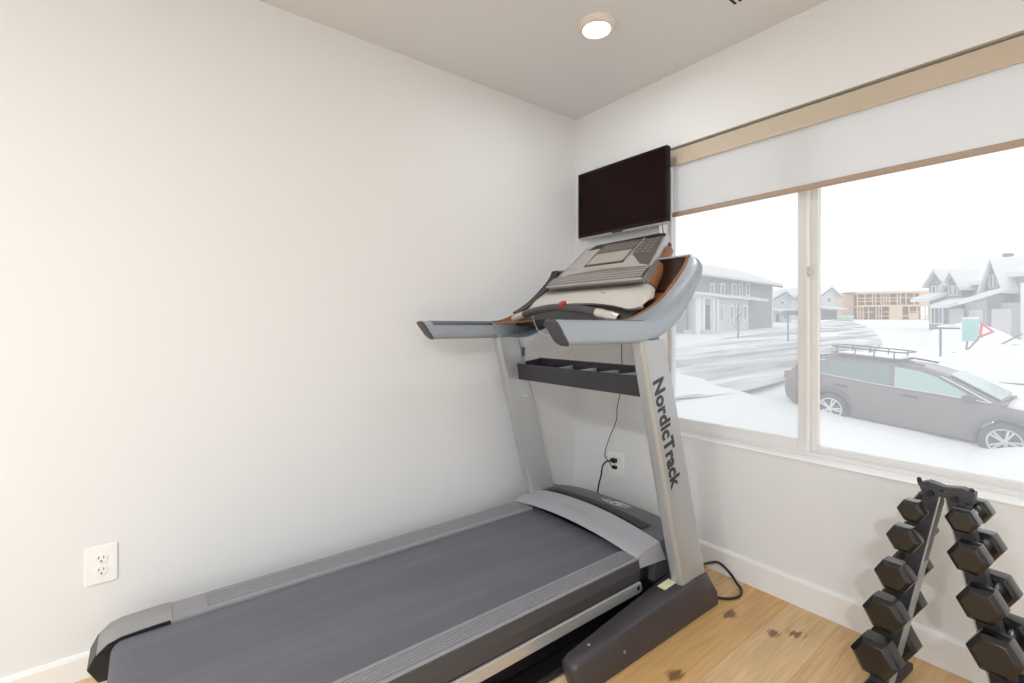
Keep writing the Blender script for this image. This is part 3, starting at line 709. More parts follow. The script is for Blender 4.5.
# speaker grille bulging along the lower edge
b = bm_new(); rows = []
for k in range(33):
    u = k/32*2-1; x = XP+u*0.297*(1-0.0*abs(u))
    e = (1-abs(u)**4); top = 0.235+0.075*(1-u*u)+0.02*u
    rows.append([on_panel(x, 0.0-0.02*e, -0.01), on_panel(x, -0.035*e, 0.010+0.008*e), on_panel(x, 0.02, 0.020+0.006*e), on_panel(x, top*0.55, 0.018+0.004*e), on_panel(x, top, 0.010), on_panel(x, top+0.02, 0.002)])
add_strip(b, rows)
GR = mat('speaker_grille', rgb(150, 143, 138), 0.4, var=0.03)
nt = GR.node_tree; tc = nt.nodes.new('ShaderNodeTexCoord'); mp = nt.nodes.new('ShaderNodeMapping'); mp.inputs['Rotation'].default_value = (0, 0, 0.78); mp.inputs['Scale'].default_value = (1, 0.75, 0.75)
sx_ = nt.nodes.new('ShaderNodeSeparateXYZ'); nt.links.new(tc.outputs['Object'], sx_.inputs[0])
def mth(op, a, c):
    n_ = nt.nodes.new('ShaderNodeMath'); n_.operation = op
    for i_, v_ in enumerate((a, c)):
        if hasattr(v_, 'type'): nt.links.new(v_, n_.inputs[i_])
        else: n_.inputs[i_].default_value = v_
    return n_.outputs[0]
gx, gz = mth('MULTIPLY', sx_.outputs[0], 62.0), mth('MULTIPLY', sx_.outputs[2], 80.0)
cb = nt.nodes.new('ShaderNodeCombineXYZ'); nt.links.new(mth('ADD', gx, gz), cb.inputs[0]); nt.links.new(mth('SUBTRACT', gx, gz), cb.inputs[1]); cb.inputs[2].default_value = 0.5
vo = nt.nodes.new('ShaderNodeTexChecker'); vo.inputs['Scale'].default_value = 1.0; vo.inputs['Color1'].default_value = rgb(168, 160, 154); vo.inputs['Color2'].default_value = rgb(96, 89, 86)
nt.links.new(cb.outputs[0], vo.inputs['Vector']); nt.links.new(vo.outputs['Color'], nt.nodes['Principled BSDF'].inputs['Base Color'])
o = obj('speaker_grille', b, GR, tm, smooth=60); o.parent = face
b = bm_new()
rows = []
for k in range(33):
    u = k/32*2-1; x = XP+u*0.300; e = (1-abs(u)**4)
    p = on_panel(x, -0.035*e-0.005, 0.012+0.008*e); rows.append(p)
add_tube(b, rows, 0.0055, 8); o = obj('grille_rim', b, SILVER, tm); o.parent = face
# pale lower dash with arched lower edge
b = bm_new(); rows = []
for k in range(41):
    u = k/40*2-1; x = XP+u*0.392
    zarch = 0.0+0.030*max(0, 1-(u/0.8)**2)
    side = max(0, abs(u)-0.72)/0.28
    top_y = -0.440-0.050*side**2; top_z = 1.335-0.050*side**2
    if abs(u) > 0.98: top_y -= 0.02; top_z -= 0.018
    bot_y, bot_z = -0.572+0.014*zarch/0.03-0.018*(abs(u)**3), 1.226+zarch-0.012*abs(u)**4+0.02*(side**3)
    my, mz = (top_y+bot_y)/2-0.004, (top_z+bot_z)/2+0.005
    rows.append([(x, top_y, top_z), (x, my, mz), (x, bot_y, bot_z), (x, bot_y+0.012, bot_z-0.012)])
add_strip(b, rows)
dash = obj('lower_dash', b, PANEL2, tm, smooth=60); md = dash.modifiers.new('thick', 'SOLIDIFY'); md.thickness = 0.006
b = bm_new(); add_box(b, XP+0.105, XP+0.13, -0.503, -0.493, 1.291, 1.3015); o = obj('key_socket', b, BLACKS, tm, bevel=0.001); o.parent = dash
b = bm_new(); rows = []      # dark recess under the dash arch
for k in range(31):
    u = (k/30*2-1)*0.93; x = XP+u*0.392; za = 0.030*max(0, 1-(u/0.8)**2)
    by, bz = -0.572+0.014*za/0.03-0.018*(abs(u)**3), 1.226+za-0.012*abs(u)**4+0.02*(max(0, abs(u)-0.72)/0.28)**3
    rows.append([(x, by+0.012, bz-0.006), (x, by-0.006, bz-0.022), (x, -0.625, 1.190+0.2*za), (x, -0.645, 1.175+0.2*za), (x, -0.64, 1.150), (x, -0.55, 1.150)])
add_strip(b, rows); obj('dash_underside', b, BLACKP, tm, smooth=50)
# pulse grip bar
b = bm_new(); path = []
for k in range(33):
    u = k/32*2-1; path.append((XP+u*0.335, -0.668-0.012*(1-u*u)+0.01*u*u, 1.181+0.052*(1-abs(u)**1.8)))
add_tube(b, path, 0.019, 14, flat=0.9); bar = obj('grip_bar', b, CHAR, tm, smooth=60)
for s in (1, -1):
    for a, c in ((0.66, 0.80), (0.815, 0.97)):
        b = bm_new(); P_ = [path[int(round((s*(a+(c-a)*j/5)+1)*16))] for j in range(6)]
        Q_ = []
        for p in P_:
            if not Q_ or (Vector(p)-Vector(Q_[-1])).length > 1e-4: Q_.append(p)
        add_tube(b, Q_, [0.0195, *[0.0215]*(len(Q_)-2), 0.0195], 14, flat=0.9); g = obj('pulse_grip', b, GRIPM, tm, smooth=60); g.parent = bar
b = bm_new(); add_lathe(b, [(0.011, 0), (0.011, 0.012), (0.004, 0.016), (0.0, 0.016)], 14, Matrix.Translation((0.598, -0.686, 1.236)) @ Matrix.Rotation(0.6, 4, 'X'))
for k in range(4):
    a = k*PI/2; add_box(b, -0.005, 0.005, -0.018, 0.018, 0.004, 0.012, Matrix.Translation((0.598, -0.688, 1.242)) @ Matrix.Rotation(0.6, 4, 'X') @ Matrix.Rotation(a/2, 4, 'Z'))
k_ = obj('safety_key', b, RED, tm); k_.parent = bar
b = bm_new(); add_tube(b, smooth_path([(0.285, -0.66, 1.18), (0.280, -0.655, 1.08), (0.277, -0.65, 1.02), (0.273, -0.652, 0.99), (0.258, -0.655, 1.06), (0.245, -0.655, 1.165)], 4), 0.0012, 6)
add_box(b, 0.269, 0.285, -0.655, -0.645, 1.0, 1.045); o = obj('safety_cord', b, CHAR, tm)
b = bm_new(); add_tube(b, smooth_path([(0.37, -0.67, 1.20), (0.40, -0.66, 1.13), (0.46, -0.65, 1.105), (0.52, -0.66, 1.12), (0.54, -0.67, 1.18)], 5), 0.0012, 6); o = obj('audio_cord', b, mat('cord_white', rgb(200, 200, 202), 0.5), tm)
# cords of the treadmill
b = bm_new(); add_tube(b, smooth_path([(0.948, -0.25, 0.085), (0.935, -0.16, 0.075), (0.93, -0.06, 0.055), (0.95, -0.025, 0.05), (1.00, -0.03, 0.03), (1.05, -0.06, 0.012), (1.085, -0.09, 0.008), (1.102, -0.145, 0.007), (1.082, -0.20, 0.007), (1.03, -0.235, 0.007), (0.95, -0.24, 0.007), (0.85, -0.16, 0.007)], 8), 0.0055, 10)
o = obj('power_cord', b, BLACKS, tm); plabel(o, 'black power cord looping on the floor')
plug = thing('power_plug', 'black plug in the upper socket with its cord dropping behind the motor hood', 'plug', (0.325, -0.009, 0.382))
b = bm_new(); add_box(b, 0.308, 0.342, -0.040, -0.009, 0.372, 0.396); obj('plug_body', b, BLACKS, plug, bevel=0.006)
b = bm_new(); add_tube(b, smooth_path([(0.325, -0.036, 0.384), (0.312, -0.07, 0.382), (0.296, -0.085, 0.355), (0.285, -0.085, 0.30), (0.275, -0.095, 0.24), (0.27, -0.11, 0.13), (0.30, -0.14, 0.01)], 6), 0.0045, 8); obj('plug_cord', b, BLACKS, plug)
plug2 = thing('power_plug', 'smaller black plug in the lower socket of the window wall outlet', 'plug', (0.335, -0.009, 0.344))
b = bm_new(); add_box(b, 0.315, 0.342, -0.032, -0.009, 0.336, 0.354); obj('plug_body', b, BLACKS, plug2, bevel=0.005)

# ================================================================== DUMBBELL RACK
RO = Vector((1.779, -0.300, 0)); RZ = math.radians(-5)
rk = thing('dumbbell_rack', 'black A-frame dumbbell rack standing below the window', 'rack', RO, RZ)
ZA = 0.672
heads = [  # local x, z of head centre, across flats, head length
    (-1, 0.052, 0.618, 0.059), (-1, 0.070, 0.532, 0.071), (-1, 0.092, 0.415, 0.083), (-1, 0.114, 0.293, 0.094), (-1, 0.136, 0.152, 0.108),
    (1, 0.057, 0.629, 0.062), (1, 0.071, 0.535, 0.076), (1, 0.095, 0.422, 0.085), (1, 0.122, 0.308, 0.096), (1, 0.146, 0.168, 0.106)]
names = ['smallest', 'second smallest', 'middle sized', 'second largest', 'largest']
for s in (-1, 1):
    hs = [h for h in heads if h[0] == s]
    sl = 0.195 if s < 0 else 0.195
    inner = lambda z, sl=sl: s*(0.005+sl*(ZA-z)); outer = lambda z, sl=sl: s*((0.042 if s < 0 else 0.046)+(sl+0.02)*(ZA-z))
    pts = [(inner(ZA)-s*0.006, ZA), (s*0.045, 0.690)]
    pts += [(outer(ZA), ZA)]
    for (_, hx_, hz_, ff) in hs:      # notches that cradle the handles
        hw = 0.019
        pts += [(outer(hz_+hw), hz_+hw), (s*hx_, hz_+hw*0.9), (s*(hx_-0.013), hz_), (s*hx_, hz_-hw*0.9), (outer(hz_-hw), hz_-hw)]
    pts += [(outer(0.02), 0.02), (inner(0.02), 0.02)]
    b = bm_new(); add_prism(b, pts, -0.018, 0.018, 'y')
    l = obj('leg', b, mat('rack_paint', rgb(58, 57, 62), 0.4, var=0.05), rk, smooth=0, world=False)
    b = bm_new(); add_prism(b, [(inner(0.66), 0.66), (inner(0.66)-s*0.004, 0.66), (inner(0.03)-s*0.004, 0.03), (inner(0.03), 0.03)], -0.024, 0.024, 'y')
    e = obj('leg_edge', b, mat('rack_edge', rgb(176, 178, 176), 0.4, metal=0.3), rk, smooth=0, world=False); e.parent = l
    b = bm_new(); xm = (inner(0.02)+outer(0.02))/2; add_box(b, xm-0.028, xm+0.028, -0.19, 0.19, 0.0, 0.024); obj('base_bar', b, BLACKP, rk, bevel=0.004, world=False)
    b = bm_new(); add_box(b, xm-0.026, xm+0.026, -0.198, -0.188, 0.001, 0.022); obj('bar_end_cap', b, GREYP, rk, bevel=0.002, world=False)
    b = bm_new(); add_tube(b, [(s*0.026, -0.030, 0.664), (s*0.026, -0.015, 0.664)], 0.008, 12); obj('bolt', b, BLACKS, rk, world=False)
    b = bm_new(); add_tube(b, [(s*0.056, 0.0, 0.678), (s*0.058, -0.004, 0.694), (s*0.058, -0.004, 0.700)], [0.006, 0.006, 0.004], 10); obj('peg', b, BLACKS, rk, world=False)
b = bm_new(); add_prism(b, [(-0.046, 0.652), (-0.058, 0.686), (-0.035, 0.697), (0.0, 0.690), (0.040, 0.697), (0.066, 0.690), (0.062, 0.655), (0.03, 0.668), (0, 0.680), (-0.025, 0.668)], -0.016, 0.016, 'y'); obj('top_plate', b, mat('rack_paint', rgb(58, 57, 62)), rk, smooth=0, world=False, bevel=0.002)
RM = Matrix.Translation(RO) @ Matrix.Rotation(RZ, 4, 'Z')
for (s, hx_, hz_, ff) in heads:
    i = [h for h in heads if h[0] == s].index((s, hx_, hz_, ff))
    c = RM @ Vector((s*hx_, -0.012, hz_))
    d = thing('dumbbell', f'{names[i]} black hex dumbbell with chrome handle, in the {"left" if s < 0 else "right"} column of the rack', 'dumbbell', c, RZ, 'hex dumbbells on the rack')
    b = bm_new()
    hl = 0.048
    add_tube(b, [(0, y, 0) for y in (-hl, -0.036, -0.018, 0.0, 0.018, 0.036, hl)], [0.012, 0.0135, 0.0155, 0.0165, 0.0155, 0.0135, 0.012], 14)
    obj('handle', b, CHROME, d, smooth=60, world=False)
    R = ff/2/math.cos(PI/6); L1 = 0.038+0.45*(ff-0.06)
    for q in (-1, 1):
        b = bm_new(); rows = []
        for (yy, rr) in ((hl-0.012, R*0.80), (hl-0.004, R*0.97), (hl, R), (hl+L1*0.74, R), (hl+L1*0.80, R*0.985), (hl+L1, R*0.74)):
            rows.append([(rr*math.cos(PI/3*k), q*yy, rr*math.sin(PI/3*k)) for k in range(6)])
        V = add_strip(b, rows, True); b.faces.new(V[0]); b.faces.new(V[-1])
        obj('head', b, RUBBER, d, bevel=0.002, smooth=20, world=False)

# ================================================================== OUTSIDE
b = bm_new(); rows = []
for i in range(61):
    d = 3.2*(150/3.2)**(i/60); row = []
    for j in range(61):
        t = -0.25+1.85*j/60
        x, y = CAMX+d*(FW[0]+t*RT[0]), CAMY+d*(FW[1]+t*RT[1])
        z = ground_z(x, y)+0.10*noise.noise((x*0.25, y*0.25, 0))*min(1, d/20)+0.03*noise.noise((x, y, 3))
        row.append((x, y, z))
    rows.append(row)
add_strip(b, rows)
for v in b.verts:
    if v.co.y < 0.25: v.co.y = 0.25
struct('ground', b, SNOW, smooth=60)
# slushy road swinging round behind the car
b = bm_new()
edge_far = [(668, 352), (720, 341), (770, 334), (805, 328), (828, 322), (845, 319.5)]
edge_near = [(668, 405), (735, 398), (800, 380), (850, 362), (880, 346), (872, 330)]
E1 = smooth_path([(x, y, 0) for x, y in edge_far], 6); E2 = smooth_path([(x, y, 0) for x, y in edge_near], 6)
rows = []
for p, q in zip(E1, E2):
    A, B = on_ground(p.x, p.y), on_ground(q.x, q.y)
    rows.append([(*(A+(B-A)*k/8).xy, ground_z(*(A+(B-A)*k/8).xy)+0.13) for k in range(9)])
add_strip(b, rows)
o = struct('road', b, SLUSH, smooth=60)

# ------------------------------------------------------------------ car
A_ = at_depth(832, 408, 10.65); B_ = at_depth(1000, 441, 8.55)
hd = Vector((B_.x-A_.x, B_.y-A_.y)); WB = 2.745
ang = math.atan2(hd.y, hd.x); zh = (A_.z+B_.z)/2
mid = Vector(((A_.x+B_.x)/2, (A_.y+B_.y)/2, 0))
perp = Vector((-math.sin(ang), math.cos(ang), 0))
CARO = mid+perp*0.80; CARO.z = zh-0.345
pitch = math.asin(max(-0.12, min(0.12, (A_.z-B_.z)/WB)))
car = thing('car', 'taupe station wagon with a snowy roof basket parked outside the window', 'car', CARO, ang); car.rotation_euler = (0, pitch, ang)
PAINT = mat('car_paint', rgb(108, 96, 98), 0.35, metal=0.2, var=0.04, scale=3, coat=0.4)
CLAD = mat('car_cladding', rgb(78, 78, 82), 0.6); CARGLASS = mat('car_glass', rgb(96, 116, 116), 0.12, var=0.05, spec=0.8)
TYRE = mat('tyre', rgb(62, 66, 68), 0.8); ALLOY = mat('alloy', rgb(210, 212, 214), 0.35, metal=0.4)
def lerp(tab, x):
    for (a, va), (c, vc) in zip(tab, tab[1:]):
        if a <= x <= c: return va+(vc-va)*(x-a)/(c-a)
    return tab[0][1] if x < tab[0][0] else tab[-1][1]
LEN = [(-2.40, 0), (-2.36, 1)]
halfY = [(-2.42, 0.74), (-2.36, 0.80), (-2.0, 0.90), (-1.2, 0.925), (0.6, 0.93), (1.6, 0.915), (2.1, 0.84), (2.36, 0.66), (2.45, 0.50)]
belt = [(-2.42, 0.98), (-2.2, 1.08), (-1.4, 1.05), (0.4, 0.985), (1.0, 0.965), (1.6, 0.91), (2.1, 0.83), (2.36, 0.70), (2.45, 0.60)]
decktop = [(-2.42, 1.02), (-2.2, 1.13), (-1.0, 1.10), (0.6, 1.05), (1.0, 1.03), (1.6, 0.98), (2.1, 0.90), (2.36, 0.76), (2.45, 0.62)]
bott = [(-2.42, 0.50), (-2.3, 0.34), (-1.9, 0.26), (1.9, 0.24), (2.3, 0.30), (2.45, 0.42)]
def archz(x, z):
    for wx in (-WB/2, WB/2):
        d = 0.40**2-(x-wx)**2
        if d > 0: z = max(z, 0.345+math.sqrt(d))
    return z
stx = sorted(set([-2.42, -2.40, -2.34, -2.2, -2.0, -1.85]+[-WB/2+0.4*math.cos(PI*k/10) for k in range(11)]+[-0.8, -0.4, 0, 0.4, 0.8]+[WB/2+0.4*math.cos(PI*k/10) for k in range(11)]+[1.9, 2.1, 2.25, 2.36, 2.42, 2.45]))
b = bm_new(); rows = []
for x in stx:
    w = lerp(halfY, x); bz = archz(x, lerp(bott, x)); sz = lerp(belt, x); tz = lerp(decktop, x)
    bz = min(bz, sz-0.10)
    ring = []
    side = [(w*0.90, bz), (w*0.985, bz+(sz-bz)*0.25), (w, bz+(sz-bz)*0.6), (w*0.985, sz-0.03), (w*0.95, sz), (w*0.60, tz-0.01), (0, tz)]
    ring = [(x, -a, z) for a, z in side]+[(x, a, z) for a, z in side[-2::-1]]
    ring += [(x, w*0.6, max(bz, 0.3)), (x, -w*0.6, max(bz, 0.3))]
    rows.append(ring)
V = add_strip(b, rows, True); b.faces.new(V[0]); b.faces.new(V[-1][::-1])
body = obj('body', b, PAINT, car, smooth=40, world=False)
# greenhouse
rooft = [(-2.30, 1.10), (-2.12, 1.36), (-1.85, 1.53), (-1.3, 1.585), (-0.5, 1.60), (0.05, 1.575), (0.40, 1.49), (0.90, 1.22), (1.32, 1.00)]
def ghx(z, x): return x
b = bm_new(); rows = []
for x in [-2.30, -2.2, -2.12, -2.0, -1.85, -1.6, -1.3, -0.9, -0.5, -0.2, 0.1, 0.3, 0.45, 0.7, 0.95, 1.15, 1.32]:
    rz = lerp(rooft, x); w0 = lerp(halfY, x)*0.945; bz = lerp(belt, x)-0.02; k = max(0.0, (rz-bz))
    w1 = w0-0.30*k; rz = max(rz, bz+0.01)
    side = [(w0, bz), (w0-0.24*k, bz+k*0.80), (w1-0.05*min(1, k*3), bz+k*0.965), (w1*0.6, rz+0.01*min(1, k*3)), (0, rz+0.018*min(1, k*3))]
    rows.append([(x, -a, z) for a, z in side]+[(x, a, z) for a, z in side[-2::-1]])
add_strip(b, rows); obj('cabin', b, PAINT, car, smooth=50, world=False)
def side_pt(x, f, s, off=0.006):
    rz = lerp(rooft, x); w0 = lerp(halfY, x)*0.945; bz = lerp(belt, x)-0.02; k = rz-bz
    return (x, s*(w0-0.30*k*f*0.80/0.80*0.98+off), bz+k*f*0.98)
def side_poly(xz, s, m, name, off=0.007):
    b = bm_new(); vs = []
    for x, z in xz:
        w0 = lerp(halfY, x)*0.945; bz = lerp(belt, x)-0.02
        vs.append(b.verts.new((x, s*(w0-0.30*(z-bz)+off), z)))
    b.faces.new(vs)
    r = bmesh.ops.extrude_face_region(b, geom=b.faces[:])
    for v in r['geom']:
        if isinstance(v, bmesh.types.BMVert): v.co.y -= s*0.02
    return obj(name, b, m, car, smooth=0, world=False)
for s in (-1, 1):
    side_poly([(-2.02, 1.17), (-1.80, 1.40), (-1.62, 1.44), (-1.42, 1.12)], s, CARGLASS, 'side_window')
    side_poly([(-1.36, 1.11), (-1.56, 1.445), (-1.2, 1.49), (-0.42, 1.505), (-0.36, 1.06)], s, CARGLASS, 'side_window')
    g = side_poly([(-0.28, 1.055), (-0.33, 1.505), (0.05, 1.48), (0.34, 1.39), (0.96, 1.03)], s, mat('car_glass_pale', rgb(150, 178, 172), 0.12, spec=0.8), 'side_window')
    b = bm_new(); pth = []
    for x, z in ((1.16, 1.005), (0.4, 1.035), (-0.4, 1.045), (-1.36, 1.095), (-1.9, 1.15), (-2.06, 1.19), (-1.98, 1.29), (-1.82, 1.42), (-1.6, 1.47)):
        w0 = lerp(halfY, x)*0.945; bz = lerp(belt, x)-0.02; pth.append((x, s*(w0-0.30*(z-bz)+0.008), z))
    add_tube(b, pth, 0.012, 6); obj('window_trim', b, CHROME, car, world=False)
    b = bm_new(); pth = []
    for x, z in ((0.40, 1.42), (0.7, 1.265), (1.0, 1.09), (1.16, 1.005)):
        w0 = lerp(halfY, x)*0.945; bz = lerp(belt, x)-0.02; pth.append((x, s*(w0-0.30*(z-bz)+0.012), z))
    add_tube(b, pth, 0.014, 6); obj('pillar_trim', b, CHROME, car, world=False)
    for hx_ in (-1.20, 0.0):
        b = bm_new(); add_tube(b, [(hx_-0.13, s*0.925, 0.905), (hx_-0.06, s*0.945, 0.91), (hx_+0.06, s*0.945, 0.905), (hx_+0.13, s*0.925, 0.895)], 0.020, 8); obj('door_handle', b, DARKSLOT, car, world=False)
    b = bm_new(); add_lathe(b, [(0.0, -0.10), (0.07, -0.08), (0.09, 0.0), (0.075, 0.07), (0, 0.09)], 12, Matrix.Translation((0.86, s*1.0, 1.06)) @ Matrix.Rotation(PI/2, 4, 'X') @ Matrix.Diagonal((1.15, 0.85, 1, 1))); obj('wing_mirror', b, CLAD, car, smooth=60, world=False)
    for wx in (-WB/2, WB/2):     # arch cladding
        b = bm_new(); rows = []
        for k in range(15):
            a = PI*k/14; ca, sa = math.cos(a), math.sin(a); yy = s*(lerp(halfY, wx)-0.0)
            rows.append([(wx+0.385*ca, yy*0.94, 0.345+0.385*sa), (wx+0.40*ca, yy*1.012, 0.345+0.40*sa), (wx+0.455*ca, yy*1.008, 0.345+0.455*sa), (wx+0.465*ca, yy*0.98, 0.345+0.465*sa)])
        add_strip(b, rows); obj('wheel_arch', b, CLAD, car, smooth=50, world=False)
        W_ = Matrix.Translation((wx, s*0.80, 0.345)) @ Matrix.Rotation(-s*PI/2, 4, 'X')
        b = bm_new(); add_lathe(b, [(0.24, -0.10), (0.33, -0.11), (0.345, -0.08), (0.345, 0.08), (0.33, 0.11), (0.245, 0.115), (0.235, 0.06), (0.0, 0.05)], 32, W_); wh = obj('wheel', b, TYRE, car, smooth=40, world=False)
        b = bm_new(); add_lathe(b, [(0.215, 0.075), (0.215, 0.105), (0.24, 0.118), (0.248, 0.108), (0.248, 0.07)], 32, W_, False); add_lathe(b, [(0.05, 0.06), (0.05, 0.10), (0, 0.105)], 14, W_)
        for k in range(5):
            a = 2*PI*k/5
            for da in (-0.16, 0.16):
                add_box(b, 0.03, 0.23, -0.016, 0.016, 0.075, 0.098, W_ @ Matrix.Rotation(a+da, 4, 'Z'))
        r = obj('rim', b, ALLOY, None, smooth=30); r.parent = wh
    b = bm_new(); add_tube(b, [(-1.8, s*0.60, 1.55), (-1.45, s*0.61, 1.62), (-0.3, s*0.61, 1.645), (0.12, s*0.60, 1.60)], 0.022, 8); obj('roof_rail', b, CLAD, car, world=False)
b = bm_new()      # windscreen, lifted just off the cabin's sloping front
vs = []
for x, z, w in ((0.50, lerp(rooft, 0.50), 0.60), (1.24, lerp(rooft, 1.24), 0.74)):
    for q in (-1, 1): vs.append(b.verts.new((x+0.012, q*w, z+0.030)))
b.faces.new((vs[0], vs[2], vs[3], vs[1])); o = obj('windscreen', b, mat('car_glass_pale', rgb(150, 178, 172)), car, smooth=0, world=False); md = o.modifiers.new('t', 'SOLIDIFY'); md.thickness = 0.02
b = bm_new(); add_tube(b, [(1.28, -0.62, 1.055), (1.30, 0.1, 1.06)], 0.012, 6); add_tube(b, [(1.31, -0.1, 1.06), (1.32, 0.6, 1.055)], 0.012, 6); obj('wiper', b, CLAD, car, world=False)
b = bm_new(); rows = []
for x in [1.34, 1.5, 1.7, 1.9, 2.1, 2.25]:
    rows.append([(x, q*lerp(halfY, x)*0.8, lerp(decktop, x)+0.028+0.012*noise.noise((x*3, q*3, 1))-0.055*abs(q)**3) for q in (-1, -0.6, -0.2, 0.2, 0.6, 1)])
add_strip(b, rows); o = obj('hood_snow', b, SNOW, car, smooth=60, world=False); md = o.modifiers.new('t', 'SOLIDIFY'); md.thickness = 0.05
b = bm_new(); rows = []
for k in range(5):
    x = -2.08+k*0.08
    rows.append([(x, q*0.55, lerp(rooft, x)+0.05+0.03*noise.noise((x*5, q*4, 1))-0.05*abs(q)**3) for q in (-1, -0.6, -0.2, 0.2, 0.6, 1)])
add_strip(b, rows); o = obj('roof_snow', b, SNOW, car, smooth=60, world=False); md = o.modifiers.new('t', 'SOLIDIFY'); md.thickness = 0.05
# roof basket
b = bm_new(); z0, z1 = 1.76, 1.93
for z, t in ((z0, 0.014), (z1, 0.016)):
    add_tube(b, [(-1.15, -0.52, z), (0.0, -0.52, z), (0.12, -0.4, z), (0.12, 0.4, z), (0.0, 0.52, z), (-1.15, 0.52, z), (-1.25, 0.4, z), (-1.25, -0.4, z), (-1.15, -0.52, z)], t, 8)
for x in (-1.1, -0.75, -0.4, -0.05):
    for q in (-0.52, 0.52): add_tube(b, [(x, q, z0), (x, q, z1)], 0.012, 6)
for x in [-1.15+k*0.15 for k in range(9)]: add_tube(b, [(x, -0.52, z0), (x, 0.52, z0)], 0.011, 6)
for q in (-0.3, -0.1, 0.1, 0.3): add_tube(b, [(-1.25, q, z0), (0.12, q, z0)], 0.010, 6)
for x in (-0.95, -0.15):
    add_tube(b, [(x, -0.62, 1.71), (x, 0.62, 1.71)], 0.022, 8)
    for q in (-0.5, 0.5): add_tube(b, [(x, q, 1.71), (x, q, z0)], 0.02, 6)
for v in b.verts: v.co.x -= 0.36; v.co.z -= 0.10
rbk = obj('roof_basket', b, CLAD, car, smooth=60, world=False)
b = bm_new(); rows = []
for k in range(11):
    x = -1.48+k*0.115
    rows.append([(x, q*0.46, z0-0.075+0.035*noise.noise((x*6, q*5, 2))) for q in (-1, -0.6, -0.2, 0.2, 0.6, 1)])
add_strip(b, rows); o = obj('basket_snow', b, SNOW, None, smooth=60); md = o.modifiers.new('t', 'SOLIDIFY'); md.thickness = 0.05; o.parent = rbk
b = bm_new(); add_box(b, -2.44, -2.36, -0.78, -0.45, 0.86, 1.04); obj('tail_lamp', b, mat('lamp_red', rgb(150, 100, 98), 0.3), car, bevel=0.02, world=False)
for ch in list(car.children)+list(rbk.children):     # the roof is low-slung
    for v in ch.data.vertices:
        if v.co.z > 1.0: v.co.z = 1.0+(v.co.z-1.0)*0.88
# snow bank on the near side of the car
b = bm_new(); rows = []
CM = Matrix.Translation(CARO) @ Matrix.Rotation(ang, 4, 'Z') @ Matrix.Rotation(pitch, 4, 'Y')
gz0 = CARO.z
for i in range(49):
    x = -5.5+i*10.5/48; row = []
    for j, (yy, hh) in enumerate(((-0.98, -0.30), (-1.0, -0.10), (-1.06, -0.03), (-1.25, 0.0), (-1.6, -0.02), (-2.2, -0.06), (-3.2, -0.14), (-4.6, -0.45))):
        p = CM @ Vector((x, yy, 0.10-0.09*x+0.42*max(0, x-0.6)+hh)); p.z += 0.06*noise.noise((x*1.7, yy*0.6, 5))*(1 if 0 < j < 6 else 0)
        row.append(p)
    rows.append(row)
add_strip(b, rows)
struct('snow_bank', b, SNOW, smooth=60)

# ------------------------------------------------------------------ houses (a facade plane is set up in its own frame)
class Facade:
    def __init__(s, pl, dl, pr, dr, base=None):
        a, c = at_depth(pl, Y0, dl), at_depth(pr, Y0, dr)
        s.o = Vector((a.x, a.y, 0)); u = Vector((c.x-a.x, c.y-a.y)); s.L = u.length; s.ang = math.atan2(u.y, u.x); s.u = u.normalized()
        m = (a+c)/2; s.base = min(ground_z(a.x, a.y), ground_z(c.x, c.y))-0.15 if base is None else base
        s.o.z = s.base
    def at(s, px, py, back=0.0):
        """(x along the facade, z above its base) of a pixel, on the plane set back by `back`"""
        r = ray(px, py); n = Vector((-s.u.y, s.u.x)); q = Vector((s.o.x, s.o.y))+n*back
        k = ((q.x-CAMX)*n.x+(q.y-CAMY)*n.y)/(r[0]*n.x+r[1]*n.y)
        x, y = CAMX+k*r[0]-s.o.x, CAMY+k*r[1]-s.o.y
        return (x*s.u.x+y*s.u.y, H+k*r[2]-s.base)
    def root(s, name, label, cat): return thing(name, label, cat, s.o, s.ang)
G1 = mat('siding_grey', rgb(150, 152, 156), 0.8, var=0.04); G2 = mat('siding_pale', rgb(206, 206, 208), 0.8, var=0.03); G3 = mat('siding_mid', rgb(176, 178, 182), 0.8, var=0.03)
def lap(m):      # horizontal lap lines of the boards
    nt = m.node_tree; N = nt.nodes; b_ = N['Principled BSDF']; tc = N.new('ShaderNodeTexCoord'); w = N.new('ShaderNodeTexWave'); w.bands_direction = 'Z'; w.inputs['Scale'].default_value = 1.6; w.wave_profile = 'SAW'
    nt.links.new(tc.outputs['Object'], w.inputs['Vector']); bp = N.new('ShaderNodeBump'); bp.inputs['Strength'].default_value = 0.5; bp.inputs['Distance'].default_value = 0.03
    nt.links.new(w.outputs['Fac'], bp.inputs['Height']); nt.links.new(bp.outputs[0], b_.inputs['Normal'])
for m in (G1, G2, G3): lap(m)
WTRIM = mat('house_trim', rgb(232, 232, 233), 0.7); HGL = mat('house_glass', rgb(122, 126, 134), 0.2, var=0.05); DARKW = mat('house_dark', rgb(120, 122, 126), 0.6)
SNOWR = mat('roof_snow', (0.74, 0.745, 0.765, 1), 0.8, var=0.03, scale=1)
def h_window(root, x0, x1, z0, z1, y=0.0, mull=1):
    b = frame_bm(x0, x1, z0, z1, min(0.14, (x1-x0)*0.16), y-0.10, y-0.005)
    for k in range(mull): xm = x0+(x1-x0)*(k+1)/(mull+1); add_box(b, xm-0.04, xm+0.04, y-0.08, y-0.01, z0, z1)
    f = obj('window', b, WTRIM, root, smooth=0, world=False)
    b = bm_new(); add_box(b, x0+0.03, x1-0.03, y-0.04, y-0.012, z0+0.03, z1-0.03); p = obj('pane', b, HGL, None, smooth=0); p.parent = f
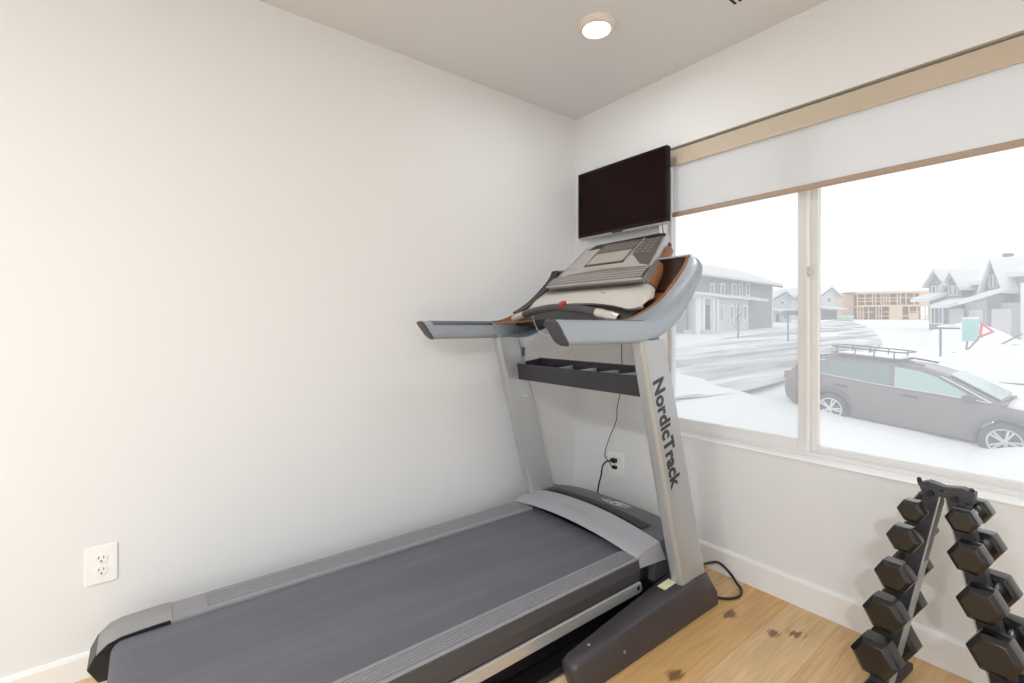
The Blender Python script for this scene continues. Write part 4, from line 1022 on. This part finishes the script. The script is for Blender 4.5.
def h_box(root, name, x0, x1, y0, y1, z0, z1, m, bevel=0.0):
    b = bm_new(); add_box(b, x0, x1, y0, y1, z0, z1); return obj(name, b, m, root, smooth=0, world=False, bevel=bevel)
def h_gable(root, name, x0, x1, ye, zr, ze, y0, y1, m, over=0.3, th=0.25):
    """gable roof with its ridge along y (gable faces the viewer)"""
    xm = (x0+x1)/2; b = bm_new()
    s = (zr-ze)/(xm-x0)
    add_prism(b, [(x0-over, ze-s*over), (xm, zr), (x1+over, ze-s*over), (x1+over, ze-s*over+th), (xm, zr+th), (x0-over, ze-s*over+th)], y0, y1, 'y'); obj(name, b, m, root, smooth=0, world=False)
# house A: long two-storey house on the left
fa = Facade(686, 42, 772.5, 55)
ha = fa.root('house', 'grey two-storey house with a white porch seen in the left pane', 'house')
L = fa.L; x_, ze = fa.at(772, 285.5)
h_box(ha, 'wall', 0, L, 0, 8, 0, ze, G1)
b = bm_new()
zr = ze+1.9
add_prism(b, [(-0.8, ze-0.1), (4.0, zr), (8.8, ze-0.1), (8.8, ze+0.12), (4.0, zr+0.25), (-0.8, ze+0.14)], -1.2, L+0.9, 'x'); obj('roof', b, SNOWR, ha, smooth=0, world=False)
b = bm_new(); add_box(b, -1.2, L+0.9, -0.82, -0.74, ze-0.26, ze-0.08); obj('gutter', b, DARKW, ha, smooth=0, world=False)
_, zp = fa.at(766, 300.5, -1.2)
xa1 = fa.at(748.5, 310, -0.8)[0]
h_box(ha, 'porch_wall', 0.4, xa1, -0.8, 0, 0, zp-0.1, G2)
xe, _ = fa.at(766, 300, -1.2)
b = bm_new(); add_prism(b, [(-1.5, zp-0.12), (0, zp+0.22), (0, zp+0.45), (-1.5, zp+0.08)], 0.6, xe, 'x'); obj('porch_roof', b, SNOWR, ha, smooth=0, world=False)
PB = -1.7
xg0, xg1 = fa.at(692, 300, PB)[0], fa.at(718.5, 300, PB)[0]; zg = fa.at(705, 295, PB)[1]
h_gable(ha, 'porch_gable', xg0, xg1, 0, zg, zp-0.1, PB-0.2, 0, SNOWR, 0.25, 0.22)
b = bm_new(); add_prism(b, [(xg0+0.1, zp-0.35), (xg1-0.1, zp-0.35), (xg1-0.1, zp-0.1), ((xg0+xg1)/2, zg), (xg0+0.1, zp-0.1)], PB, PB+0.12, 'y'); obj('gable_front', b, G2, ha, smooth=0, world=False)
x0, z1 = fa.at(705.5, 305, -0.8); x1, z0 = fa.at(712, 327, -0.8)
h_box(ha, 'door', x0, x1, -0.88, -0.80, 0.3, z1, DARKW)
for px in (699, 703.5, 713.5, 717.5):
    xx = fa.at(px, 310, PB)[0]; h_box(ha, 'porch_post', xx, xx+0.30, PB, PB+0.3, 0, zp-0.3, WTRIM)
xs0 = fa.at(702, 328, PB)[0]; xs1 = fa.at(717, 328, PB)[0]; h_box(ha, 'porch_step', xs0, xs1, PB-0.4, 0, 0, 0.45, G2)
for p0, p1 in ((719, 722.5), (729, 733), (735.5, 739), (742, 746.5)):
    a0, t1 = fa.at(p0, 305, -0.8); a1, t0 = fa.at(p1, 321, -0.8); h_window(ha, a0, a1, t0, t1, -0.8)
for p0, p1 in ((709.5, 713.5), (720, 724), (731, 735.5), (738.5, 742), (745, 749)):
    a0, t1 = fa.at(p0, 283); a1, t0 = fa.at(p1, 296.5); h_window(ha, a0, a1, t0, t1, 0, 0)
h_box(ha, 'corner_board', L-0.25, L+0.03, -0.05, 0.2, 0, ze, WTRIM)
# houses B: two gabled houses in the gap beside the window post
def small_house(pl, pr, d, apex, eave, base_px, label, mgl, garage):
    f = Facade(pl, d, pr, d*1.06); r = f.root('house', label, 'house'); L = f.L
    zr_ = f.at((pl+pr)/2, apex)[1]; ze_ = f.at((pl+pr)/2, eave)[1]
    b = bm_new(); add_prism(b, [(0, 0), (L, 0), (L, ze_), (L/2, zr_), (0, ze_)], 0, 9, 'y'); obj('wall', b, mgl, r, smooth=0, world=False)
    h_gable(r, 'roof', 0, L, 0, zr_+0.02, ze_+0.02, -0.6, 9.4, SNOWR, 0.5, 0.4)
    b = bm_new(); s = (zr_-ze_)/(L/2)
    add_prism(b, [(-0.5, ze_-s*0.5-0.12), (L/2, zr_-0.1), (L+0.5, ze_-s*0.5-0.12), (L+0.5, ze_-s*0.5+0.1), (L/2, zr_+0.1), (-0.5, ze_-s*0.5+0.1)], -0.66, -0.6, 'y'); obj('barge_board', b, DARKW, r, smooth=0, world=False)
    h_window(r, L*0.40, L*0.60, ze_*0.72, ze_*0.95, 0)
    z2 = ze_*0.48
    b = bm_new(); add_prism(b, [(-1.6, z2-0.1), (0, z2+0.25), (0, z2+0.55), (-1.6, z2+0.2)], -0.3, L+0.3, 'x'); obj('porch_roof', b, SNOWR, r, smooth=0, world=False)
    if garage: h_box(r, 'garage_door', L*0.12, L*0.9, -0.06, 0, 0.1, z2-0.3, DARKW)
    else:
        h_box(r, 'door', L*0.2, L*0.36, -0.06, 0, 0.1, z2-0.4, DARKW); h_window(r, L*0.55, L*0.85, z2*0.35, z2*0.8, 0)
    return r
small_house(772, 791, 74, 292.5, 299, 318, 'small pale house with a gabled snowy roof left of the window post', G2, False)
small_house(819, 838, 92, 288, 296, 316, 'pale gabled house with a dark garage just right of the window post', G2, True)
# house C: grey houses on the right
fc = Facade(928.5, 50, 990, 44)
hc = fc.root('house', 'grey house with twin gables on the right across the street', 'house'); L = fc.L
_, zc = fc.at(975, 283.5)
h_box(hc, 'wall', 0.2, L, 1.2, 9, 0, zc, G3)
b = bm_new(); zt = fc.at(965, 264)[1]; add_prism(b, [(0.6, zc-0.1), (5.0, zt+0.4), (9.6, zc-0.1), (9.6, zc+0.3), (5.0, zt+0.8), (0.6, zc+0.3)], -0.4, L+0.5, 'x'); obj('roof', b, SNOWR, hc, smooth=0, world=False)
for p0, p1, ap, ev in ((929, 946, 271.5, 284), (946.5, 961, 273, 286)):
    a0, e0 = fc.at(p0, ev); a1, _ = fc.at(p1, ev); _, r0 = fc.at((p0+p1)/2, ap)
    b = bm_new(); add_prism(b, [(a0, 0), (a1, 0), (a1, e0), ((a0+a1)/2, r0), (a0, e0)], 0, 3.0, 'y'); obj('gable_wall', b, G1, hc, smooth=0, world=False)
    h_gable(hc, 'gable_roof', a0, a1, 0, r0+0.05, e0+0.05, -0.5, 4.5, SNOWR, 0.35, 0.3)
    w = a1-a0
    z0 = fc.at(p0, 296)[1]; z1 = fc.at(p0, 286.5)[1]
    for k in range(2): h_window(hc, a0+w*(0.2+0.34*k), a0+w*(0.46+0.34*k), z0, z1, 0, 0)
for p0, p1, y0_, y1_ in ((928, 947, 297, 300), (948, 968, 302, 306)):
    a0, z0 = fc.at(p0, y1_); a1, z1 = fc.at(p1, y0_)
    b = bm_new(); add_prism(b, [(-2.0, z0-0.25), (0, z0+0.35), (0, z0+0.75), (-2.0, z0+0.1)], a0, a1, 'x'); obj('porch_roof', b, SNOWR, hc, smooth=0, world=False)
a0, z1 = fc.at(950, 309); a1, _ = fc.at(964, 309); h_box(hc, 'garage_door', a0, a1, -0.06, 0.0, 0, z1, G2)
a0, z1 = fc.at(931, 306); a1, _ = fc.at(944, 306); h_window(hc, a0, a1, 0.9, z1, 0, 2)
h_box(hc, 'wing', fc.at(962, 300)[0], L+0.2, 0.2, 2, 0, fc.at(970, 302)[1], G3)
a0, z1 = fc.at(968, 310); a1, _ = fc.at(982, 310); h_box(hc, 'garage_door', a0, a1, 0.1, 0.2, 0, z1, G2)
h_box(hc, 'chimney', fc.at(956, 268)[0], fc.at(960, 268)[0], 5, 5.8, zt-0.6, zt+1.2, DARKW)
fd = Facade(986, 37, 1060, 33)
hdn = fd.root('house', 'large grey house with one front gable at the right edge of the view', 'house'); L = fd.L
_, zc = fd.at(1010, 275)
h_box(hdn, 'wall', 0.4, L, 1.4, 9, 0, zc, G3)
b = bm_new(); zt = fd.at(1010, 262)[1]; add_prism(b, [(0.7, zc-0.1), (5.2, zt+0.5), (9.8, zc-0.1), (9.8, zc+0.3), (5.2, zt+0.9), (0.7, zc+0.3)], 0.2, L+0.5, 'x'); obj('roof', b, SNOWR, hdn, smooth=0, world=False)
a0, e0 = fd.at(987, 280); a1, _ = fd.at(1001, 280); _, r0 = fd.at(993, 261)
b = bm_new(); add_prism(b, [(a0, 0), (a1, 0), (a1, e0), ((a0+a1)/2, r0), (a0, e0)], 0, 3.0, 'y'); obj('gable_wall', b, G1, hdn, smooth=0, world=False)
h_gable(hdn, 'gable_roof', a0, a1, 0, r0+0.05, e0+0.05, -0.5, 4.5, SNOWR, 0.35, 0.3)
z0, z1 = fd.at(992, 288)[1], fd.at(992, 275)[1]
for k in range(2): h_window(hdn, a0+(a1-a0)*(0.22+0.30*k), a0+(a1-a0)*(0.46+0.30*k), z0, z1, 0, 0)
a0, z0 = fd.at(979, 303); a1, z1 = fd.at(1008, 294)
b = bm_new(); vs = add_prism(b, [(-2.4, z0-0.2), (0.2, z0+0.3), (0.2, z0+0.65), (-2.4, z0+0.15)], a0, a1, 'x')
for v in vs: v.co.z += (z1-z0)*(v.co.x-a0)/(a1-a0)
obj('porch_roof', b, SNOWR, hdn, smooth=0, world=False)
a0, z1 = fd.at(992, 309); a1, _ = fd.at(1012, 309); h_box(hdn, 'garage_door', a0, a1, -0.06, 0.0, 0, z1, G2)
h_box(hdn, 'lower_wall', fd.at(985, 300)[0], L, 0.0, 1.5, 0, fd.at(1000, 303)[1], G3)
h_box(hdn, 'corner_board', fd.at(1021.5, 300)[0], fd.at(1026, 300)[0], -0.12, 0.1, 0, fd.at(1022, 283)[1], WTRIM)
# house under construction
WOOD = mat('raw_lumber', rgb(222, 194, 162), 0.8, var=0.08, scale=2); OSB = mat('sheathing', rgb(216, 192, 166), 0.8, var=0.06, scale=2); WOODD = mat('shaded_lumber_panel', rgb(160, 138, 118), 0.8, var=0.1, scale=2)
ff_ = Facade(857, 96, 929, 92)
fr_ = ff_.root('timber_frame', 'unfinished house of bare yellow timber studs beyond the street', 'house frame'); L = ff_.L
zt = ff_.at(895, 291.5)[1]; zm = ff_.at(895, 305.5)[1]
xl = ff_.at(839, 300, 5)[0]
h_box(fr_, 'sheathing_wall', xl, 0, 2.0, 9, 0, zt-0.1, OSB)
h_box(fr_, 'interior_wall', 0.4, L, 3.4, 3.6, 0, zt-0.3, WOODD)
h_box(fr_, 'floor_deck', 0, L, -0.1, 8, zm-0.2, zm+0.15, WOOD)
h_box(fr_, 'roof_deck', -0.2, L+0.2, -0.2, 8, zt-0.35, zt, WOOD)
b = bm_new(); add_box(b, xl, L+0.2, -0.2, 9, zt, zt+0.16); obj('roof_snow', b, SNOWR, fr_, smooth=0, world=False)
random.seed(3)
for (za_, zb_) in ((0, zm-0.2), (zm+0.15, zt-0.35)):
    x = 0.0; k = 0
    while x < L and k < 28:
        h_box(fr_, 'stud', x, x+0.16, 0, 0.2, za_, zb_, WOOD); x += random.choice((0.45, 0.5, 0.9, 1.3)); k += 1
    for q in (0.34, 0.62):
        x = 0.0
        while x < L-1.2:
            if random.random() < 0.75: h_box(fr_, 'header', x, x+1.4, 0.02, 0.16, za_+(zb_-za_)*q-0.09, za_+(zb_-za_)*q+0.09, WOOD)
            x += 1.5
h_box(fr_, 'wall_panel', L*0.46, L*0.64, -0.06, 0.05, 0, zm-0.2, OSB); h_box(fr_, 'wall_panel', L*0.88, L, -0.06, 0.05, zm, zt-0.3, OSB); h_box(fr_, 'wall_panel', L*0.74, L*0.86, -0.06, 0.05, 0, zm*0.5, OSB)
# small skip beside the timber house
p = at_depth(846, 318.5, 78); sk = thing('skip', 'pale green skip in front of the timber frame house', 'skip', (p.x, p.y, ground_z(p.x, p.y)+0.05), -0.6)
b = bm_new(); add_prism(b, [(-0.7, 0), (0.7, 0), (1.0, 0.75), (-1.0, 0.75)], -0.6, 0.6, 'y'); obj('skip_body', b, mat('skip_paint', rgb(176, 200, 192), 0.6), sk, smooth=0, world=False)
b = bm_new(); add_box(b, -1.0, 1.0, -0.6, 0.6, 0.75, 0.95); obj('snow_cap', b, SNOW, sk, smooth=0, world=False, bevel=0.08)

# ------------------------------------------------------------------ signs, posts, saplings
POST = mat('sign_post', rgb(130, 128, 130), 0.6); TEAL = mat('sign_teal', rgb(158, 206, 206), 0.5, var=0.02); SIGNR = mat('sign_red', rgb(214, 84, 98), 0.5, var=0.02); SIGNW = mat('sign_white', rgb(240, 238, 238), 0.5)
D = 20.0
p0 = at_depth(966, 352, D); p1 = at_depth(969.5, 330, D)
yaw = math.atan2(RT[1], RT[0])
sg = thing('road_sign', 'pale teal rectangular sign on a thin post beyond the car', 'sign', p0, yaw)
M = sg.matrix_basis if False else None
def to_local(o, p): 
    return Matrix.Rotation(-yaw, 4, 'Z') @ (p-o.location)
b = bm_new(); q = to_local(sg, at_depth(970, 320, D)); add_tube(b, [(0, 0, -0.5), (0, 0, 0), q], 0.035, 8); obj('post', b, POST, sg, world=False)
w = 17/F*D; hgt = 22/F*D; q = to_local(sg, at_depth(969.5, 330.3, D))
b = bm_new(); add_box(b, q.x-w/2, q.x+w/2, q.y-0.06, q.y-0.035, q.z-hgt/2, q.z+hgt/2); obj('sign_panel', b, TEAL, sg, bevel=0.02, world=False)
b = bm_new(); add_box(b, q.x-w/2, q.x+w/2, q.y-0.08, q.y-0.0, q.z+hgt/2, q.z+hgt/2+0.09); obj('snow_cap', b, SNOW, sg, bevel=0.03, world=False)
p0 = at_depth(960, 358, D*0.97)
ys = thing('yield_sign', 'leaning red and white triangular sign right of the teal sign', 'sign', p0, yaw)
c = to_local(ys, at_depth(984, 330, D*0.97)); foot_ = to_local(ys, at_depth(977, 340, D*0.97))
b = bm_new(); add_tube(b, [(-0.25, 0, -0.4), (0, 0, 0), (foot_.x, 0, foot_.z), (c.x, 0, c.z)], 0.035, 8); obj('post', b, POST, ys, world=False)
tri = [to_local(ys, at_depth(*v, D*0.97)) for v in ((979.5, 322), (994, 332), (977.5, 338.5))]
cc = sum(tri, Vector())/3
b = bm_new(); add_prism(b, [(v.x, v.z) for v in tri], -0.06, -0.036, 'y'); sp = obj('sign_panel', b, SIGNR, ys, smooth=0, world=False)
b = bm_new(); add_prism(b, [(cc.x+(v.x-cc.x)*0.5, cc.z+(v.z-cc.z)*0.5) for v in tri], -0.066, -0.058, 'y'); o = obj('sign_centre', b, SIGNW, None, smooth=0); o.parent = sp
def stick(name, pts, d, r, m, label, cat):
    P_ = [at_depth(px, py, d) for px, py in pts]; b = bm_new(); add_tube(b, P_, r, 8)
    o = obj(name, b, m); tag(o, label, cat); origin_to(o, P_[0]); return o
stick('stake', [(949, 366), (954, 352)], 19, 0.03, POST, 'thin leaning stake in the snow left of the sign posts', 'stake')
stick('pole', [(992, 349), (1006, 342), (1022, 334)], 19, 0.035, POST, 'grey pole lying slanted on the snow right of the triangular sign', 'pole')
mb = thing('mailbox', 'dark mailbox on a post in the snow left of the teal sign', 'mailbox', at_depth(940.5, 350, 21), yaw)
b = bm_new(); add_tube(b, [(0, 0, -0.3), (0, 0, 0.95)], 0.045, 8); obj('post', b, POST, mb, world=False)
b = bm_new(); pts = [(-0.05, 0.93), (0.70, 0.93), (0.70, 0.98)]+[(0.33+0.36*math.cos(a), 0.98+0.09*math.sin(a)) for a in [PI*k/8 for k in range(1, 8)]]+[(-0.05, 0.98)]; add_prism(b, pts, -0.2, 0.2, 'y'); obj('box', b, mat('mailbox_paint', rgb(96, 98, 104), 0.5), mb, smooth=0, world=False)
b = bm_new(); add_prism(b, [(-0.02, 0.99), (0.70, 0.99), (0.60, 1.09), (0.33, 1.14), (0.08, 1.09)], -0.22, 0.22, 'y'); obj('snow_cap', b, SNOW, mb, smooth=0, world=False, bevel=0.03)
def mound(px, py, d, w, h, label):
    p = at_depth(px, py, d); p.z = ground_z(p.x, p.y)-0.1
    b = bm_new(); rows = []
    for i in range(9):
        r = i/8
        rows.append([(w*r*math.cos(a)*(1+0.2*noise.noise((math.cos(a)*2, math.sin(a)*2, px))), w*0.7*r*math.sin(a), h*(1-r*r)**1.0*(1+0.15*noise.noise((r*3, a, px)))) for a in [2*PI*k/20 for k in range(20)]])
    add_strip(b, rows, True)
    o = obj('snow_pile', b, SNOW, None, smooth=60); o.location = p; tag(o, label, 'snow pile')
mound(966, 325, 27, 2.6, 1.5, 'rounded snow pile behind the teal sign')
mound(1014, 345, 16, 2.8, 1.1, 'broad snow heap under the slanted pole at the right edge')
def sapling(px, py, d, h, label, seed):
    random.seed(seed); p = at_depth(px, py, d); p.z = ground_z(p.x, p.y)-0.1
    t = thing('sapling', label, 'tree', p)
    b = bm_new(); add_tube(b, [(0, 0, 0), (0.04, 0, h*0.4), (0, 0.03, h)], [0.07, 0.05, 0.02], 8); obj('trunk', b, POST, t, world=False)
    for k in range(12):
        z = h*(0.3+0.06*k); a = random.random()*6.28; l = h*0.22*(1.1-k*0.05)
        b = bm_new(); add_tube(b, [(0, 0, z), (l*0.5*math.cos(a), l*0.5*math.sin(a), z+l*0.6), (l*0.7*math.cos(a), l*0.7*math.sin(a), z+l*1.2)], [0.03, 0.02, 0.01], 5); obj('branch', b, POST, t, world=False)
sapling(738, 338, 33, 2.6, 'bare young tree in front of the grey house with the porch', 5)
b_ = thing('mailbox', 'cluster mailbox on a tall thin post left of the window post', 'mailbox', at_depth(788, 338, 30), yaw)
b = bm_new(); add_tube(b, [(0, 0, -0.3), (0, 0, 1.5)], 0.05, 8); obj('post', b, POST, b_, world=False)
b = bm_new(); add_box(b, -0.25, 0.55, -0.2, 0.2, 1.45, 1.75); obj('box', b, DARKW, b_, bevel=0.03, world=False)

# ================================================================== LIGHT, CAMERA
w = bpy.data.worlds.new('overcast'); bpy.context.scene.world = w; w.use_nodes = True
nt = w.node_tree; bg = nt.nodes['Background']
tc = nt.nodes.new('ShaderNodeTexCoord'); sp_ = nt.nodes.new('ShaderNodeSeparateXYZ'); nt.links.new(tc.outputs['Generated'], sp_.inputs[0])
ns = nt.nodes.new('ShaderNodeTexNoise'); ns.inputs['Scale'].default_value = 2.5; ns.inputs['Detail'].default_value = 5; nt.links.new(tc.outputs['Generated'], ns.inputs['Vector'])
rp = nt.nodes.new('ShaderNodeValToRGB'); rp.color_ramp.elements[0].color = (0.90, 0.92, 0.945, 1); rp.color_ramp.elements[1].color = (1.0, 1.0, 1.0, 1)
rp.color_ramp.elements[0].position = 0.35; rp.color_ramp.elements[1].position = 0.65
nt.links.new(ns.outputs['Fac'], rp.inputs[0]); nt.links.new(rp.outputs[0], bg.inputs['Color']); bg.inputs['Strength'].default_value = 1.3
def disk_light(x, y, e, size=0.14):
    l = bpy.data.lights.new('disc_and_fill_light', 'AREA'); l.shape = 'DISK'; l.size = size; l.energy = e; l.color = (0.90, 0.955, 1.0)
    o = bpy.data.objects.new('disc_and_fill_light', l); C.objects.link(o); o.location = (x, y, CEIL-0.035)
LE = 34
disk_light(lx, ly, 3); disk_light(2.9, -2.3, 12); disk_light(3.0, -3.6, 48); disk_light(1.8, -3.6, 28)  # first lights the ceiling disc; the other three are unseen added fill
cam = bpy.data.cameras.new('camera'); co = bpy.data.objects.new('camera', cam); C.objects.link(co)
co.location = (CAMX, CAMY, H); co.rotation_euler = (PI/2, 0, TH)
cam.sensor_width = 36; cam.lens = F/1024*36; cam.shift_y = -(341.5-Y0)/1024; cam.clip_start = 0.02; cam.clip_end = 500
S = bpy.context.scene; S.camera = co
S.view_settings.view_transform = 'Standard'; S.view_settings.look = 'None'; S.view_settings.gamma = 1; S.view_settings.exposure = 0.09
S.view_settings.use_curve_mapping = False
S.cycles.use_denoising = True; S.cycles.max_bounces = 10; S.cycles.transparent_max_bounces = 16; S.cycles.diffuse_bounces = 6
